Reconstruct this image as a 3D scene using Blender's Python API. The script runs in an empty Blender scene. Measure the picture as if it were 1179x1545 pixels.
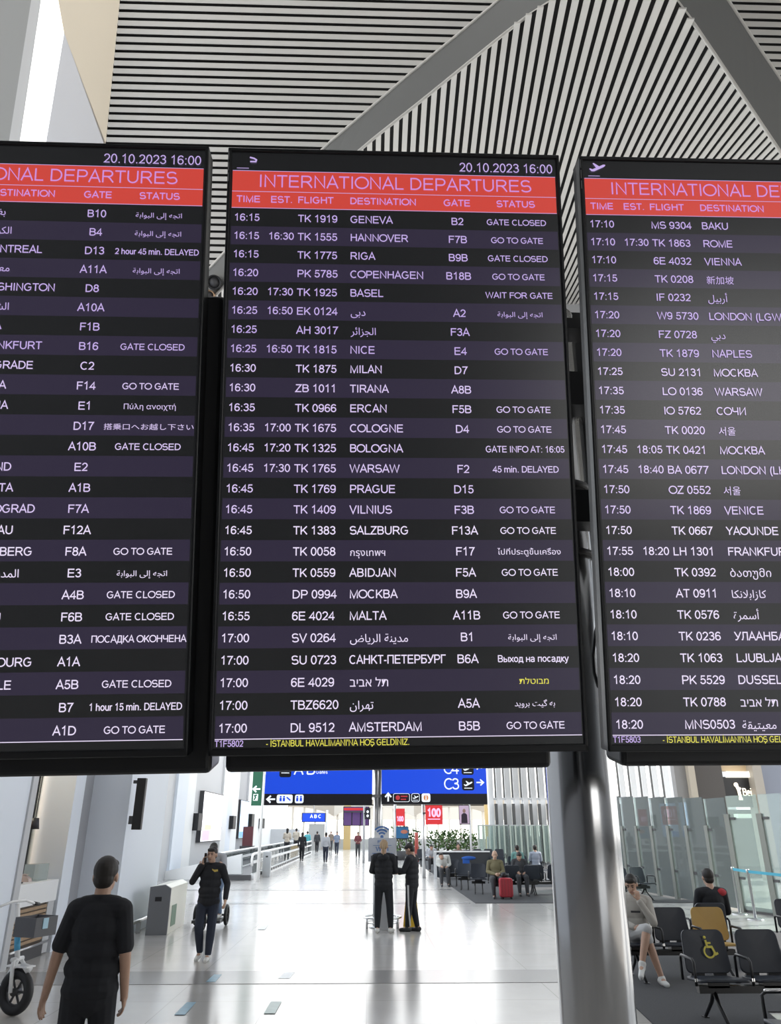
import bpy, bmesh, math, random
import numpy as np
from mathutils import Vector, Matrix

random.seed(7)
D = bpy.data
scene = bpy.context.scene
COL = scene.collection
PI = math.pi
rad = math.radians

# ------------------------------------------------------------------ camera
FOC, CX, CY = 1125.0, 589.5, 772.5          # focal length and centre in pixels of the 1179x1545 frame
PITCH, YAW, CAM_H = rad(23.0), rad(1.57), 1.95
cam_data = D.cameras.new('camera')
cam_data.sensor_fit = 'VERTICAL'
cam_data.sensor_height = 24.0
cam_data.lens = FOC / 1545.0 * 24.0
cam_data.clip_start, cam_data.clip_end = 0.05, 600
cam_ob = D.objects.new('camera', cam_data)
cam_ob.location = (0, 0, CAM_H)
cam_ob.rotation_euler = (PI / 2 + PITCH, 0, -YAW)
COL.objects.link(cam_ob)
scene.camera = cam_ob

# ------------------------------------------------------------------ world, exposure
world = D.worlds.new('sky')
scene.world = world
world.use_nodes = True
wn = world.node_tree.nodes
bgn = wn['Background']
wl = world.node_tree.links
tc = wn.new('ShaderNodeTexCoord')
sep = wn.new('ShaderNodeSeparateXYZ')
ramp = wn.new('ShaderNodeValToRGB')
ramp.color_ramp.elements[0].position = 0.0
ramp.color_ramp.elements[0].color = (1.0, 0.97, 0.92, 1)
ramp.color_ramp.elements[1].position = 0.6
ramp.color_ramp.elements[1].color = (0.80, 0.90, 1.0, 1)
wl.new(tc.outputs['Generated'], sep.inputs[0])
wl.new(sep.outputs['Z'], ramp.inputs[0])
wl.new(ramp.outputs[0], bgn.inputs['Color'])
bgn.inputs['Strength'].default_value = 2.9
# low sun through the right-hand glazing
sun_d = D.lights.new('sun', 'SUN'); sun_d.energy = 8; sun_d.angle = rad(.6); sun_d.color = (1.0, .95, .86)
sun_o = D.objects.new('sun', sun_d); COL.objects.link(sun_o)
_el, _az = rad(35), rad(20)
sun_o.rotation_euler = Vector((math.cos(_el)*math.cos(_az), math.cos(_el)*math.sin(_az), math.sin(_el))).to_track_quat('Z', 'Y').to_euler()
sun_o.location = (30, 12, 25)
# added area lamp, unseen overhead, that brightens the upper left column
fill_d = D.lights.new('column_fill_light', 'AREA'); fill_d.shape = 'RECTANGLE'; fill_d.size = 9; fill_d.size_y = 2.5; fill_d.energy = 430; fill_d.color = (1.0, .97, .93)
fill_o = D.objects.new('column_fill_light', fill_d); COL.objects.link(fill_o)
fill_o.location = (3.5, 5.5, 20.2)
fill_o.rotation_euler = (Vector((3.5,5.5,20.2)) - Vector((-7,11,13.5))).to_track_quat('Z', 'Y').to_euler()
vs = scene.view_settings
vs.view_transform = 'Standard'
vs.look = 'None'
vs.gamma = 1.0
vs.use_curve_mapping = False
vs.exposure = 0.0
try:
    scene.cycles.use_denoising = True
    scene.cycles.max_bounces = 10
    scene.cycles.diffuse_bounces = 6
    scene.cycles.transparent_max_bounces = 24
    scene.cycles.sample_clamp_indirect = 6.0
except Exception:
    pass

# ------------------------------------------------------------------ pixel -> place helpers (a ray of the photograph met with a real plane)
_c, _s = math.cos(PITCH), math.sin(PITCH)
_F = Vector((_c * math.sin(YAW), _c * math.cos(YAW), _s))
_U = Vector((-_s * math.sin(YAW), -_s * math.cos(YAW), _c))
_R = Vector((math.cos(YAW), -math.sin(YAW), 0))
CAM = Vector((0, 0, CAM_H))
def ray(x, y): return _R * ((x - CX) / FOC) + _U * ((CY - y) / FOC) + _F
def fl(x, y, z=0.0):
    d = ray(x, y); return CAM + d * ((z - CAM_H) / d.z)
def at(x, y, Y):
    d = ray(x, y); return CAM + d * (Y / d.y)
def atX(x, y, X):
    d = ray(x, y); return CAM + d * (X / d.x)
def onplane(x, y, p0, n):
    d = ray(x, y); return CAM + d * ((p0 - CAM).dot(n) / d.dot(n))

# ------------------------------------------------------------------ materials
def srgb(r, g, b):
    f = lambda c: (c / 255 / 12.92) if c <= 10 else ((c / 255 + 0.055) / 1.055) ** 2.4
    return (f(r), f(g), f(b), 1)
MATS = {}
def mat(name, col, rough=0.5, metal=0.0, emit=None, es=1.0, spec=0.5, noise=0.0, nscale=8.0, coat=0.0):
    if name in MATS: return MATS[name]
    m = D.materials.new(name); m.use_nodes = True
    b = m.node_tree.nodes['Principled BSDF']
    if len(col) == 3: col = (*col, 1)
    b.inputs['Base Color'].default_value = col
    b.inputs['Roughness'].default_value = rough
    b.inputs['Metallic'].default_value = metal
    b.inputs['Specular IOR Level'].default_value = spec
    b.inputs['Coat Weight'].default_value = coat
    if emit is not None:
        b.inputs['Emission Color'].default_value = (*emit[:3], 1)
        b.inputs['Emission Strength'].default_value = es
    if noise > 0:
        nt = m.node_tree
        t = nt.nodes.new('ShaderNodeTexCoord')
        n = nt.nodes.new('ShaderNodeTexNoise'); n.inputs['Scale'].default_value = nscale; n.inputs['Detail'].default_value = 4
        mx = nt.nodes.new('ShaderNodeMix'); mx.data_type = 'RGBA'
        lo = tuple(c * (1 - noise) for c in col[:3]) + (1,)
        hi = tuple(min(1, c * (1 + noise)) for c in col[:3]) + (1,)
        mx.inputs['A'].default_value = lo; mx.inputs['B'].default_value = hi
        nt.links.new(t.outputs['Object'], n.inputs['Vector'])
        nt.links.new(n.outputs['Fac'], mx.inputs['Factor'])
        nt.links.new(mx.outputs['Result'], b.inputs['Base Color'])
    MATS[name] = m
    return m
def glass(name, tint, reflect=0.12, body=0.0):
    if name in MATS: return MATS[name]
    m = D.materials.new(name); m.use_nodes = True
    nt = m.node_tree; nt.nodes.clear()
    out = nt.nodes.new('ShaderNodeOutputMaterial')
    tr = nt.nodes.new('ShaderNodeBsdfTransparent'); tr.inputs[0].default_value = (*tint, 1)
    gl = nt.nodes.new('ShaderNodeBsdfGlossy'); gl.inputs['Roughness'].default_value = 0.02
    df = nt.nodes.new('ShaderNodeBsdfDiffuse'); df.inputs[0].default_value = (0.53, 0.59, 0.58, 1)
    fr = nt.nodes.new('ShaderNodeFresnel'); fr.inputs[0].default_value = 1.22
    m1 = nt.nodes.new('ShaderNodeMixShader'); m1.inputs[0].default_value = body
    m2 = nt.nodes.new('ShaderNodeMixShader')
    nt.links.new(tr.outputs[0], m1.inputs[1]); nt.links.new(df.outputs[0], m1.inputs[2])
    nt.links.new(fr.outputs[0], m2.inputs[0]); nt.links.new(m1.outputs[0], m2.inputs[1]); nt.links.new(gl.outputs[0], m2.inputs[2])
    nt.links.new(m2.outputs[0], out.inputs[0])
    MATS[name] = m
    return m

# ------------------------------------------------------------------ mesh builder
class MB:
    def __init__(s): s.v = []; s.f = []; s.mi = []; s.sm = []
    def add(s, vs, fs, mi=0, sm=False):
        o = len(s.v); s.v += [tuple(v) for v in vs]
        for f in fs:
            s.f.append(tuple(i + o for i in f)); s.mi.append(mi); s.sm.append(sm)
        return s
    def box(s, lo, hi, mi=0, M=None):
        (a, b, c), (d, e, f) = lo, hi
        vs = [Vector(p) for p in ((a,b,c),(d,b,c),(d,e,c),(a,e,c),(a,b,f),(d,b,f),(d,e,f),(a,e,f))]
        if M is not None: vs = [M @ v for v in vs]
        return s.add(vs, [(0,3,2,1),(4,5,6,7),(0,1,5,4),(1,2,6,5),(2,3,7,6),(3,0,4,7)], mi)
    def prism(s, poly, vec, mi=0):
        """poly: planar list of 3-D points; extruded along vec"""
        n = len(poly); p = [Vector(q) for q in poly]; v = Vector(vec)
        fs = [tuple(range(n)), tuple(range(2*n-1, n-1, -1))] + [(i, i+n, (i+1)%n+n, (i+1)%n) for i in range(n)]
        return s.add(p + [q + v for q in p], fs, mi)
    def poly(s, pts, mi=0):
        return s.add(pts, [tuple(range(len(pts)))], mi)
    def rings(s, rings, mi=0, cap=True, sm=True, closed=False):
        n = len(rings[0]); vs = [p for r in rings for p in r]; fs = []
        R = len(rings)
        for i in range(R if closed else R - 1):
            j2 = (i + 1) % R
            for j in range(n):
                fs.append((i*n+j, i*n+(j+1)%n, j2*n+(j+1)%n, j2*n+j))
        if cap and not closed:
            fs.append(tuple(range(n-1, -1, -1))); fs.append(tuple((R-1)*n+j for j in range(n)))
        return s.add(vs, fs, mi, sm)
    def tube(s, pts, r, seg=8, mi=0, cap=True, closed=False):
        P = [Vector(p) for p in pts]; n = len(P)
        rs = r if isinstance(r, (list, tuple)) else [r]*n
        rings = []; up = None
        for i in range(n):
            if closed: t = P[(i+1)%n] - P[i-1]
            else: t = P[min(i+1, n-1)] - P[max(i-1, 0)]
            t.normalize()
            if up is None:
                up = Vector((0,0,1)) if abs(t.z) < 0.9 else Vector((1,0,0))
            a = t.cross(up)
            if a.length < 1e-5: a = t.cross(Vector((0,1,0)))
            a.normalize(); b = a.cross(t); up = b
            rings.append([P[i] + (a*math.cos(2*PI*k/seg) + b*math.sin(2*PI*k/seg))*rs[i] for k in range(seg)])
        return s.rings(rings, mi, cap, True, closed)
    def cyl(s, p0, p1, r0, r1=None, seg=20, mi=0):
        return s.tube([p0, p1], [r0, r0 if r1 is None else r1], seg, mi)
    def lathe(s, prof, c=(0,0,0), seg=20, mi=0, M=None):
        rings = []
        for r, z in prof:
            ring = [Vector((r*math.cos(2*PI*k/seg), r*math.sin(2*PI*k/seg), z)) for k in range(seg)]
            if M is not None: ring = [M @ p for p in ring]
            rings.append([p + Vector(c) for p in ring])
        return s.rings(rings, mi)
    def ell(s, c, r, M=None, seg=16, rg=10, mi=0):
        vs = []; fs = []
        c = Vector(c)
        for i in range(rg+1):
            th = PI*i/rg
            for j in range(seg):
                ph = 2*PI*j/seg
                p = Vector((r[0]*math.sin(th)*math.cos(ph), r[1]*math.sin(th)*math.sin(ph), r[2]*math.cos(th)))
                if i in (0, rg): p = Vector((0,0,r[2]*math.cos(th)))
                if M is not None: p = M @ p
                vs.append(c + p)
        # collapse the poles
        top = vs[0]; bot = vs[-1]
        mid = vs[seg:-seg]; V = [top] + mid + [bot]; nb = len(V)-1
        for j in range(seg):
            fs.append((0, 1+j, 1+(j+1)%seg))
            base = 1 + (rg-2)*seg
            fs.append((nb, base+(j+1)%seg, base+j))
        for i in range(rg-2):
            for j in range(seg):
                a = 1+i*seg+j; b = 1+i*seg+(j+1)%seg
                fs.append((a, a+seg, b+seg, b))
        return s.add(V, fs, mi, True)
    def cap(s, p0, p1, r0, r1, seg=12, mi=0):
        """closed tapered capsule"""
        p0, p1 = Vector(p0), Vector(p1); t = p1 - p0; L = t.length
        t = t/L if L > 1e-6 else Vector((0,0,1))
        a = t.cross(Vector((0,0,1)) if abs(t.z) < .9 else Vector((1,0,0))).normalized(); b = t.cross(a)
        rings = []
        for k in range(4):
            an = PI/2*(1-(k+.35)/4) if k < 4 else 0
            rings.append((p0 - t*r0*math.sin(an), r0*math.cos(an)))
        rings.append((p0, r0)); rings.append((p1, r1))
        for k in range(3, -1, -1):
            an = PI/2*(1-(k+.35)/4)
            rings.append((p1 + t*r1*math.sin(an), r1*math.cos(an)))
        R = [[c + (a*math.cos(2*PI*k/seg) + b*math.sin(2*PI*k/seg))*r for k in range(seg)] for c, r in rings]
        return s.rings(R, mi)
    def ribbon(s, pts, w, mi=0, z=0.0):
        """flat stroke in the local x,z plane with square ends and mitred corners; pts are (x, z)"""
        P = [Vector((p[0], p[1])) for p in pts]
        Q = [P[0]]
        for p in P[1:]:
            if (p - Q[-1]).length > 1e-6: Q.append(p)
        P = Q; n = len(P)
        if n < 2: return s
        closed = (P[0]-P[-1]).length < 1e-5 and n > 3
        if closed: P = P[:-1]; n -= 1
        L, Rr = [], []
        for i in range(n):
            if closed: d0 = (P[i]-P[i-1]).normalized(); d1 = (P[(i+1)%n]-P[i]).normalized()
            else:
                d0 = (P[i]-P[i-1]).normalized() if i else (P[1]-P[0]).normalized()
                d1 = (P[i+1]-P[i]).normalized() if i < n-1 else d0
            n0 = Vector((-d0.y, d0.x)); n1 = Vector((-d1.y, d1.x))
            m = n0 + n1
            m = m/max(m.length_squared/2, .35) if m.length > 1e-4 else n0
            L.append(P[i] + m*w/2); Rr.append(P[i] - m*w/2)
        vs = [(p.x, z, p.y) for p in L] + [(p.x, z, p.y) for p in Rr]
        fs = [(i, i+n, (i+1)%n+n, (i+1)%n) for i in range(n if closed else n-1)]
        return s.add(vs, fs, mi)
    def xf(s, M):
        s.v = [tuple(M @ Vector(v)) for v in s.v]; return s
    def mesh(s, name, mats):
        me = D.meshes.new(name)
        me.from_pydata(s.v, [], s.f)
        for m in (mats if isinstance(mats, (list, tuple)) else [mats]): me.materials.append(m)
        me.polygons.foreach_set('material_index', s.mi)
        me.polygons.foreach_set('use_smooth', s.sm)
        me.update()
        return me
    def build(s, name, mats, parent=None, loc=(0,0,0), rot=(0,0,0)):
        o = D.objects.new(name, s.mesh(name, mats))
        COL.objects.link(o)
        o.location = loc; o.rotation_euler = rot
        if parent is not None: o.parent = parent
        return o
def tag(o, label=None, cat=None, group=None, kind=None):
    if label: o['label'] = label
    if cat: o['category'] = cat
    if group: o['group'] = group
    if kind: o['kind'] = kind
    return o
def struct(o): o['kind'] = 'structure'; return o
def empty(name, loc=(0,0,0), rz=0.0, label=None, cat=None, group=None):
    o = D.objects.new(name, None); COL.objects.link(o)
    o.empty_display_size = 0.1
    o.location = loc; o.rotation_euler = (0, 0, rz)
    return tag(o, label, cat, group)
def dup(o, parent=None):
    c = o.copy(); COL.objects.link(c)
    if parent is not None: c.parent = parent
    for ch in o.children: dup(ch, c)
    return c
def bevel(o, w=0.01, seg=2):
    m = o.modifiers.new('bevel', 'BEVEL'); m.width = w; m.segments = seg; m.limit_method = 'ANGLE'
    return o
# ------------------------------------------------------------------ lettering: a stroke alphabet for Latin/Cyrillic, text curves for the other scripts
def arc(cx, cy, rx, ry, a0, a1, n=10):
    return [(cx + rx*math.cos(rad(a0+(a1-a0)*i/n)), cy + ry*math.sin(rad(a0+(a1-a0)*i/n))) for i in range(n+1)]
_B, _T, _M = .06, .94, .52
_O = lambda w: arc(w/2, .5, w/2-.05, .455, 90, 450, 24)
G = {
'A': (.93, [[(.05,0),(.465,.99),(.88,0)], [(.19,.34),(.74,.34)]]),
'B': (.93, [[(.14,_B),(.14,_T),(.52,_T)]+arc(.52,.735,.24,.205,90,-90)+[(.14,.53)], [(.5,.53)]+arc(.55,.295,.26,.235,90,-90)+[(.14,_B)]]),
'C': (1.01, [arc(.53,.5,.42,.455,48,312,20)]),
'D': (1.01, [[(.15,_B),(.15,_T),(.45,_T)]+arc(.45,.5,.44,.44,90,-90,14)+[(.15,_B)]]),
'E': (.93, [[(.84,_T),(.15,_T),(.15,_B),(.86,_B)], [(.15,_M),(.80,_M)]]),
'F': (.85, [[(.80,_T),(.15,_T),(.15,0)], [(.15,_M),(.73,_M)]]),
'G': (1.09, [arc(.54,.5,.43,.455,45,330,20)+[(.93,.2),(.93,.48),(.57,.48)]]),
'H': (1.01, [[(.16,0),(.16,1)], [(.85,0),(.85,1)], [(.16,.53),(.85,.53)]]),
'I': (.39, [[(.195,0),(.195,1)]]),
'J': (.70, [[(.53,1),(.53,.3)]+arc(.3,.3,.23,.25,0,-175,10)]),
'K': (.93, [[(.15,0),(.15,1)], [(.84,.99),(.15,.33)], [(.38,.56),(.87,.01)]]),
'L': (.78, [[(.15,1),(.15,_B),(.73,_B)]]),
'M': (1.16, [[(.15,0),(.15,.97),(.58,.04),(1.01,.97),(1.01,0)]]),
'N': (1.01, [[(.15,0),(.15,.96),(.86,.04),(.86,1)]]),
'O': (1.09, [_O(1.09)]),
'P': (.93, [[(.15,0),(.15,_T),(.55,_T)]+arc(.55,.69,.27,.25,90,-90)+[(.15,.44)]]),
'Q': (1.09, [_O(1.09), [(.65,.25),(1.0,-.05)]]),
'R': (1.01, [[(.15,0),(.15,_T),(.58,_T)]+arc(.58,.71,.26,.23,90,-90)+[(.15,.48)], [(.5,.48),(.66,.36),(.92,.01)]]),
'S': (.93, [arc(.46,.735,.33,.22,25,200,12)+arc(.43,.62,.3,.13,215,262,4)+arc(.5,.40,.3,.13,82,35,4)+arc(.48,.27,.36,.225,15,-160,14)]),
'T': (.85, [[(.03,_T),(.82,_T)], [(.425,0),(.425,_T)]]),
'U': (1.01, [[(.15,1),(.15,.38)]+arc(.505,.38,.355,.335,180,360,14)+[(.86,1)]]),
'V': (.93, [[(.05,1),(.465,.02),(.88,1)]]),
'W': (1.32, [[(.05,1),(.35,.03),(.66,.97),(.97,.03),(1.27,1)]]),
'X': (.93, [[(.05,0),(.88,1)], [(.07,1),(.9,0)]]),
'Y': (.93, [[(.05,1),(.465,.42),(.88,1)], [(.465,.45),(.465,0)]]),
'Z': (.85, [[(.08,_T),(.75,_T),(.07,_B),(.79,_B)]]),
'0': (.777, [arc(.388,.5,.28,.455,90,450,22)]),
'1': (.777, [[(.15,.75),(.30,.82),(.44,.98),(.44,0)]]),
'2': (.777, [arc(.38,.69,.27,.26,170,-30,12)+[(.5,.42),(.13,.07),(.70,.07)]]),
'3': (.777, [arc(.37,.74,.25,.21,165,-80,12)+[(.3,.53)], [(.3,.53)]+arc(.38,.295,.28,.24,85,-165,14)]),
'4': (.777, [[(.54,0),(.54,.93),(.07,.29),(.75,.29)]]),
'5': (.777, [[(.66,_T),(.22,_T),(.14,.48)]+arc(.38,.33,.29,.275,145,-165,16)]),
'6': (.777, [arc(.42,.62,.30,.33,35,180,10)+[(.11,.4)]+arc(.39,.32,.28,.265,175,-190,18), []]),
'7': (.777, [[(.07,_T),(.68,_T),(.48,.6),(.34,.3),(.28,0)]]),
'8': (.777, [arc(.388,.745,.23,.205,90,450,16), arc(.388,.295,.28,.245,90,450,18)]),
'9': (.777, [arc(.38,.67,.28,.275,0,360,18)+[(.66,.6)]+arc(.37,.38,.29,.33,0,-145,10)]),
'.': (.39, [[(.195,0),(.195,.13)]]), ':': (.39, [[(.195,0),(.195,.13)], [(.195,.58),(.195,.71)]]),
',': (.39, [[(.195,.13),(.195,0),(.13,-.15)]]), "'": (.27, [[(.135,1),(.135,.68)]]),
'-': (.46, [[(.06,.36),(.40,.36)]]), '(': (.465, [arc(.62,.37,.42,.75,125,235,10)]), ')': (.465, [arc(-.16,.37,.42,.75,55,-55,10)]), ' ': (.39, []),
'a': (.777, [arc(.36,.49,.25,.19,160,0,8)+[(.61,0)], [(.61,.4)]+arc(.34,.2,.23,.17,80,280,10)+arc(.45,.25,.17,.19,-60,0,4)]),
'd': (.777, [[(.62,1),(.62,0)], arc(.365,.365,.26,.315,0,360,16)]),
'e': (.777, [[(.11,.38),(.65,.38)]+arc(.38,.365,.28,.315,5,315,16)]),
'h': (.777, [[(.13,1),(.13,0)], [(.13,.42)]+arc(.37,.43,.25,.24,170,0,8)+[(.62,0)]]),
'i': (.31, [[(.155,0),(.155,.72)], [(.155,.86),(.155,1)]]),
'm': (1.16, [[(.12,.73),(.12,0)], [(.12,.45)]+arc(.34,.45,.22,.22,170,0,8)+[(.57,0)], [(.57,.45)]+arc(.8,.45,.23,.22,170,0,8)+[(1.03,0)]]),
'n': (.777, [[(.13,.73),(.13,0)], [(.13,.42)]+arc(.37,.43,.25,.24,170,0,8)+[(.62,0)]]),
'o': (.777, [arc(.388,.365,.28,.315,0,360,18)]),
'r': (.465, [[(.13,.73),(.13,0)], [(.13,.42)]+arc(.37,.42,.24,.25,170,70,6)]),
's': (.70, [arc(.35,.53,.22,.14,25,200,8)+arc(.35,.2,.25,.15,60,-160,10)]),
't': (.39, [[(.19,.95),(.19,.16)]+arc(.3,.16,.11,.1,180,280,4), [(.04,.66),(.36,.66)]]),
'u': (.777, [[(.13,.72),(.13,.3)]+arc(.37,.3,.24,.25,180,350,8), [(.62,.72),(.62,0)]]),
'w': (1.0, [[(.04,.72),(.28,.03),(.5,.68),(.72,.03),(.96,.72)]]), 'f': (.39, [[(.17,0),(.17,.8)]+arc(.29,.8,.12,.14,180,80,4), [(.03,.66),(.34,.66)]]),
'П': (1.01, [[(.15,0),(.15,_T),(.86,_T),(.86,0)]]), 'Г': (.76, [[(.15,0),(.15,_T),(.74,_T)]]),
'Б': (.92, [[(.8,_T),(.15,_T),(.15,_B),(.5,_B)]+arc(.5,.31,.29,.25,-90,90)+[(.15,.56)]]),
'У': (.88, [[(.04,1),(.46,.33)], [(.84,1),(.4,.16),(.28,.07),(.1,.07)]]),
'Д': (.95, [[(.1,-.22),(.1,_B),(.86,_B),(.86,-.22)], [(.2,_B),(.3,.5),(.3,_T),(.76,_T),(.76,_B)]]),
'Ч': (.93, [[(.12,1),(.12,.65)]+arc(.36,.6,.24,.17,180,280,6)+[(.79,.48)], [(.79,1),(.79,0)]]),
'И': (1.01, [[(.15,1),(.15,.04),(.86,.96),(.86,0)]]),
'Л': (.92, [[(.03,.06),(.16,.1),(.25,.4),(.25,_T),(.78,_T),(.78,0)]]),
'ы': (1.0, [[(.13,.72),(.13,.06),(.42,.06)]+arc(.42,.24,.18,.18,-90,90,8)+[(.13,.42)], [(.87,0),(.87,.72)]]),
'х': (.7, [[(.04,0),(.66,.72)], [(.04,.72),(.66,0)]]), 'д': (.8, [[(.08,-.16),(.08,.06),(.72,.06),(.72,-.16)], [(.17,.06),(.25,.4),(.25,.66),(.62,.66),(.62,.06)]]),
'н': (.77, [[(.13,0),(.13,.72)], [(.64,0),(.64,.72)], [(.13,.38),(.64,.38)]]), 'п': (.76, [[(.13,0),(.13,.66),(.63,.66),(.63,0)]]),
'с': (.70, [arc(.37,.365,.27,.315,45,315,14)]), 'к': (.62, [[(.13,0),(.13,.72)], [(.58,.72),(.18,.36),(.6,0)]]), 'у': (.68, [[(.05,.72),(.34,.06)], [(.63,.72),(.3,-.12),(.2,-.2),(.06,-.2)]]),
}
for a, b in zip('МОСКВАНТЕРХ', 'MOCKBAHTEPX'): G[a] = G[b]
G['а'] = G['a']; G['о'] = G['o']
G['İ'] = (.39, G['I'][1] + [[(.195,1.1),(.195,1.23)]])
G['Ş'] = (.93, G['S'][1] + [[(.46,.04),(.46,-.1),(.36,-.2)]])
def line_width(s): return sum(G[c][0] for c in s)
def stroke_text(mb, s, x, z, cap, mi=0, y=0.0, w=None, right=None, align='L', weight=.135, cond=1.0):
    """letters of cap height cap with the baseline at z; w or right fixes the total width"""
    tot = line_width(s)*cap*cond
    if right is not None: w = right - x
    k = cond
    if w is not None: k = cond*w/tot; tot = w
    if align == 'C': x -= tot/2
    if align == 'R': x -= tot
    for c in s:
        adv, strokes = G[c]
        for st in strokes:
            if len(st) > 1: mb.ribbon([(x + p[0]*cap*k, z + p[1]*cap) for p in st], weight*cap, mi, y)
        x += adv*cap*k
    return x
AR = {'ا':('FE8D','FE8E'),'أ':('FE83','FE84'),'إ':('FE87','FE88'),'ب':('FE8F','FE90','FE91','FE92'),'ة':('FE93','FE94'),'ت':('FE95','FE96','FE97','FE98'),
'ج':('FE9D','FE9E','FE9F','FEA0'),'د':('FEA9','FEAA'),'ر':('FEAD','FEAE'),'ز':('FEAF','FEB0'),'س':('FEB1','FEB2','FEB3','FEB4'),'ش':('FEB5','FEB6','FEB7','FEB8'),
'ض':('FEBD','FEBE','FEBF','FEC0'),'ع':('FEC9','FECA','FECB','FECC'),'غ':('FECD','FECE','FECF','FED0'),'ق':('FED5','FED6','FED7','FED8'),'ك':('FED9','FEDA','FEDB','FEDC'),
'ل':('FEDD','FEDE','FEDF','FEE0'),'م':('FEE1','FEE2','FEE3','FEE4'),'ن':('FEE5','FEE6','FEE7','FEE8'),'ه':('FEE9','FEEA','FEEB','FEEC'),'و':('FEED','FEEE'),
'ى':('FEEF','FEF0'),'ي':('FEF1','FEF2','FEF3','FEF4'),'ئ':('FE89','FE8A','FE8B','FE8C'),'\u0001':('FEFB','FEFC'),'گ':('FB92','FB93','FB94','FB95'),'ی':('FBFC','FBFD','FBFE','FBFF')}
def arabic(s):
    s = s.replace('لا', '\u0001'); out = []
    for i, c in enumerate(s):
        if c not in AR: out.append(c); continue
        prv = i > 0 and s[i-1] in AR and len(AR[s[i-1]]) == 4
        nxt = i < len(s)-1 and s[i+1] in AR and len(AR[c]) == 4
        k = (3 if nxt else 1) if prv else (2 if nxt else 0)
        out.append(chr(int(AR[c][k], 16)))
    return ''.join(reversed(out))
_TC = {}
def curve_text(mb, s, x, z, height=None, mi=0, y=0.0, right=None, align='L', width=None):
    """a word in another script: filled text outlines, laid flat in the local x,z plane"""
    if any(c in AR for c in s): s = arabic(s)
    elif any('\u0590' <= c <= '\u05ff' for c in s): s = ''.join(reversed(s))
    if s not in _TC:
        c = D.curves.new('lettering', 'FONT'); c.body = s; c.size = 1.0; c.resolution_u = 3
        o = D.objects.new('lettering', c); COL.objects.link(o)
        bpy.context.view_layer.update()
        dg = bpy.context.evaluated_depsgraph_get()
        me = D.meshes.new_from_object(o.evaluated_get(dg))
        _TC[s] = ([v.co.copy() for v in me.vertices], [tuple(p.vertices) for p in me.polygons])
        D.objects.remove(o); D.curves.remove(c); D.meshes.remove(me)
    V, Fc = _TC[s]
    if not V: return x
    x0 = min(v.x for v in V); x1 = max(v.x for v in V)
    k = height if height else 1.0
    if right is not None: width = right - x
    kx = k
    if width is not None: kx = width/(x1-x0)
    if height is None: k = kx
    tot = (x1-x0)*kx
    if align == 'C': x -= tot/2
    if align == 'R': x -= tot
    mb.add([(x+(v.x-x0)*kx, y, z+v.y*k) for v in V], Fc, mi)
    return x + tot
# ------------------------------------------------------------------ the setting
# floor: pale polished stone, large tiles with fine joints
def floor_material():
    m = D.materials.new('polished_stone_floor'); m.use_nodes = True
    nt = m.node_tree; b = nt.nodes['Principled BSDF']
    t = nt.nodes.new('ShaderNodeTexCoord')
    br = nt.nodes.new('ShaderNodeTexBrick'); br.offset = 0.0
    br.inputs['Scale'].default_value = 1.0
    br.inputs['Brick Width'].default_value = 1.2; br.inputs['Row Height'].default_value = 1.2
    br.inputs['Mortar Size'].default_value = 0.006
    br.inputs['Color1'].default_value = (.58, .555, .525, 1); br.inputs['Color2'].default_value = (.545, .525, .50, 1)
    br.inputs['Mortar'].default_value = (.40, .38, .36, 1)
    n = nt.nodes.new('ShaderNodeTexNoise'); n.inputs['Scale'].default_value = 1.3; n.inputs['Detail'].default_value = 6
    mx = nt.nodes.new('ShaderNodeMix'); mx.data_type = 'RGBA'; mx.blend_type = 'MULTIPLY'; mx.inputs['Factor'].default_value = .25
    nt.links.new(t.outputs['Object'], br.inputs['Vector']); nt.links.new(t.outputs['Object'], n.inputs['Vector'])
    nt.links.new(br.outputs['Color'], mx.inputs['A']); nt.links.new(n.outputs['Fac'], mx.inputs['B'])
    nt.links.new(mx.outputs['Result'], b.inputs['Base Color'])
    b.inputs['Roughness'].default_value = .17
    b.inputs['Specular IOR Level'].default_value = .85
    return m
M_floor = floor_material()
M_band = mat('grey_stone_band', (.27, .26, .25), .2)
M_carpet = mat('charcoal_carpet', (.066, .066, .07), .95, spec=.25, noise=.25, nscale=60)
M_wall = mat('white_wall_paint', (.78, .83, .91), .55)
M_wallw = mat('bright_white_panel', (.86, .87, .88), .5)
M_grey = mat('grey_wall_panel', (.33, .34, .37), .5)
M_lgrey = mat('light_grey_panel', (.55, .56, .58), .5)
M_colwarmlit = mat('column_warm_lit', (.93, .83, .67), .6)  # warm light on the white column, put into the colour
M_black = mat('matte_black', (.012, .012, .014), .5)
M_dark = mat('dark_grey_metal', (.06, .06, .065), .45)
M_steel = mat('brushed_steel', (.62, .62, .63), .28, 1.0)
M_white = mat('white_gloss_paint', (.85, .85, .85), .35)
M_beam = mat('grey_beam_paint', (.15, .154, .152), .65)
M_slat = mat('ceiling_slat_paint', (.57, .56, .535), .5)
M_void = mat('ceiling_void', (.012, .012, .012), .9)

f = MB(); f.poly([(-14,-26,0),(34,-26,0),(34,88,0),(-14,88,0)])
floor = struct(f.build('floor', M_floor))
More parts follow.
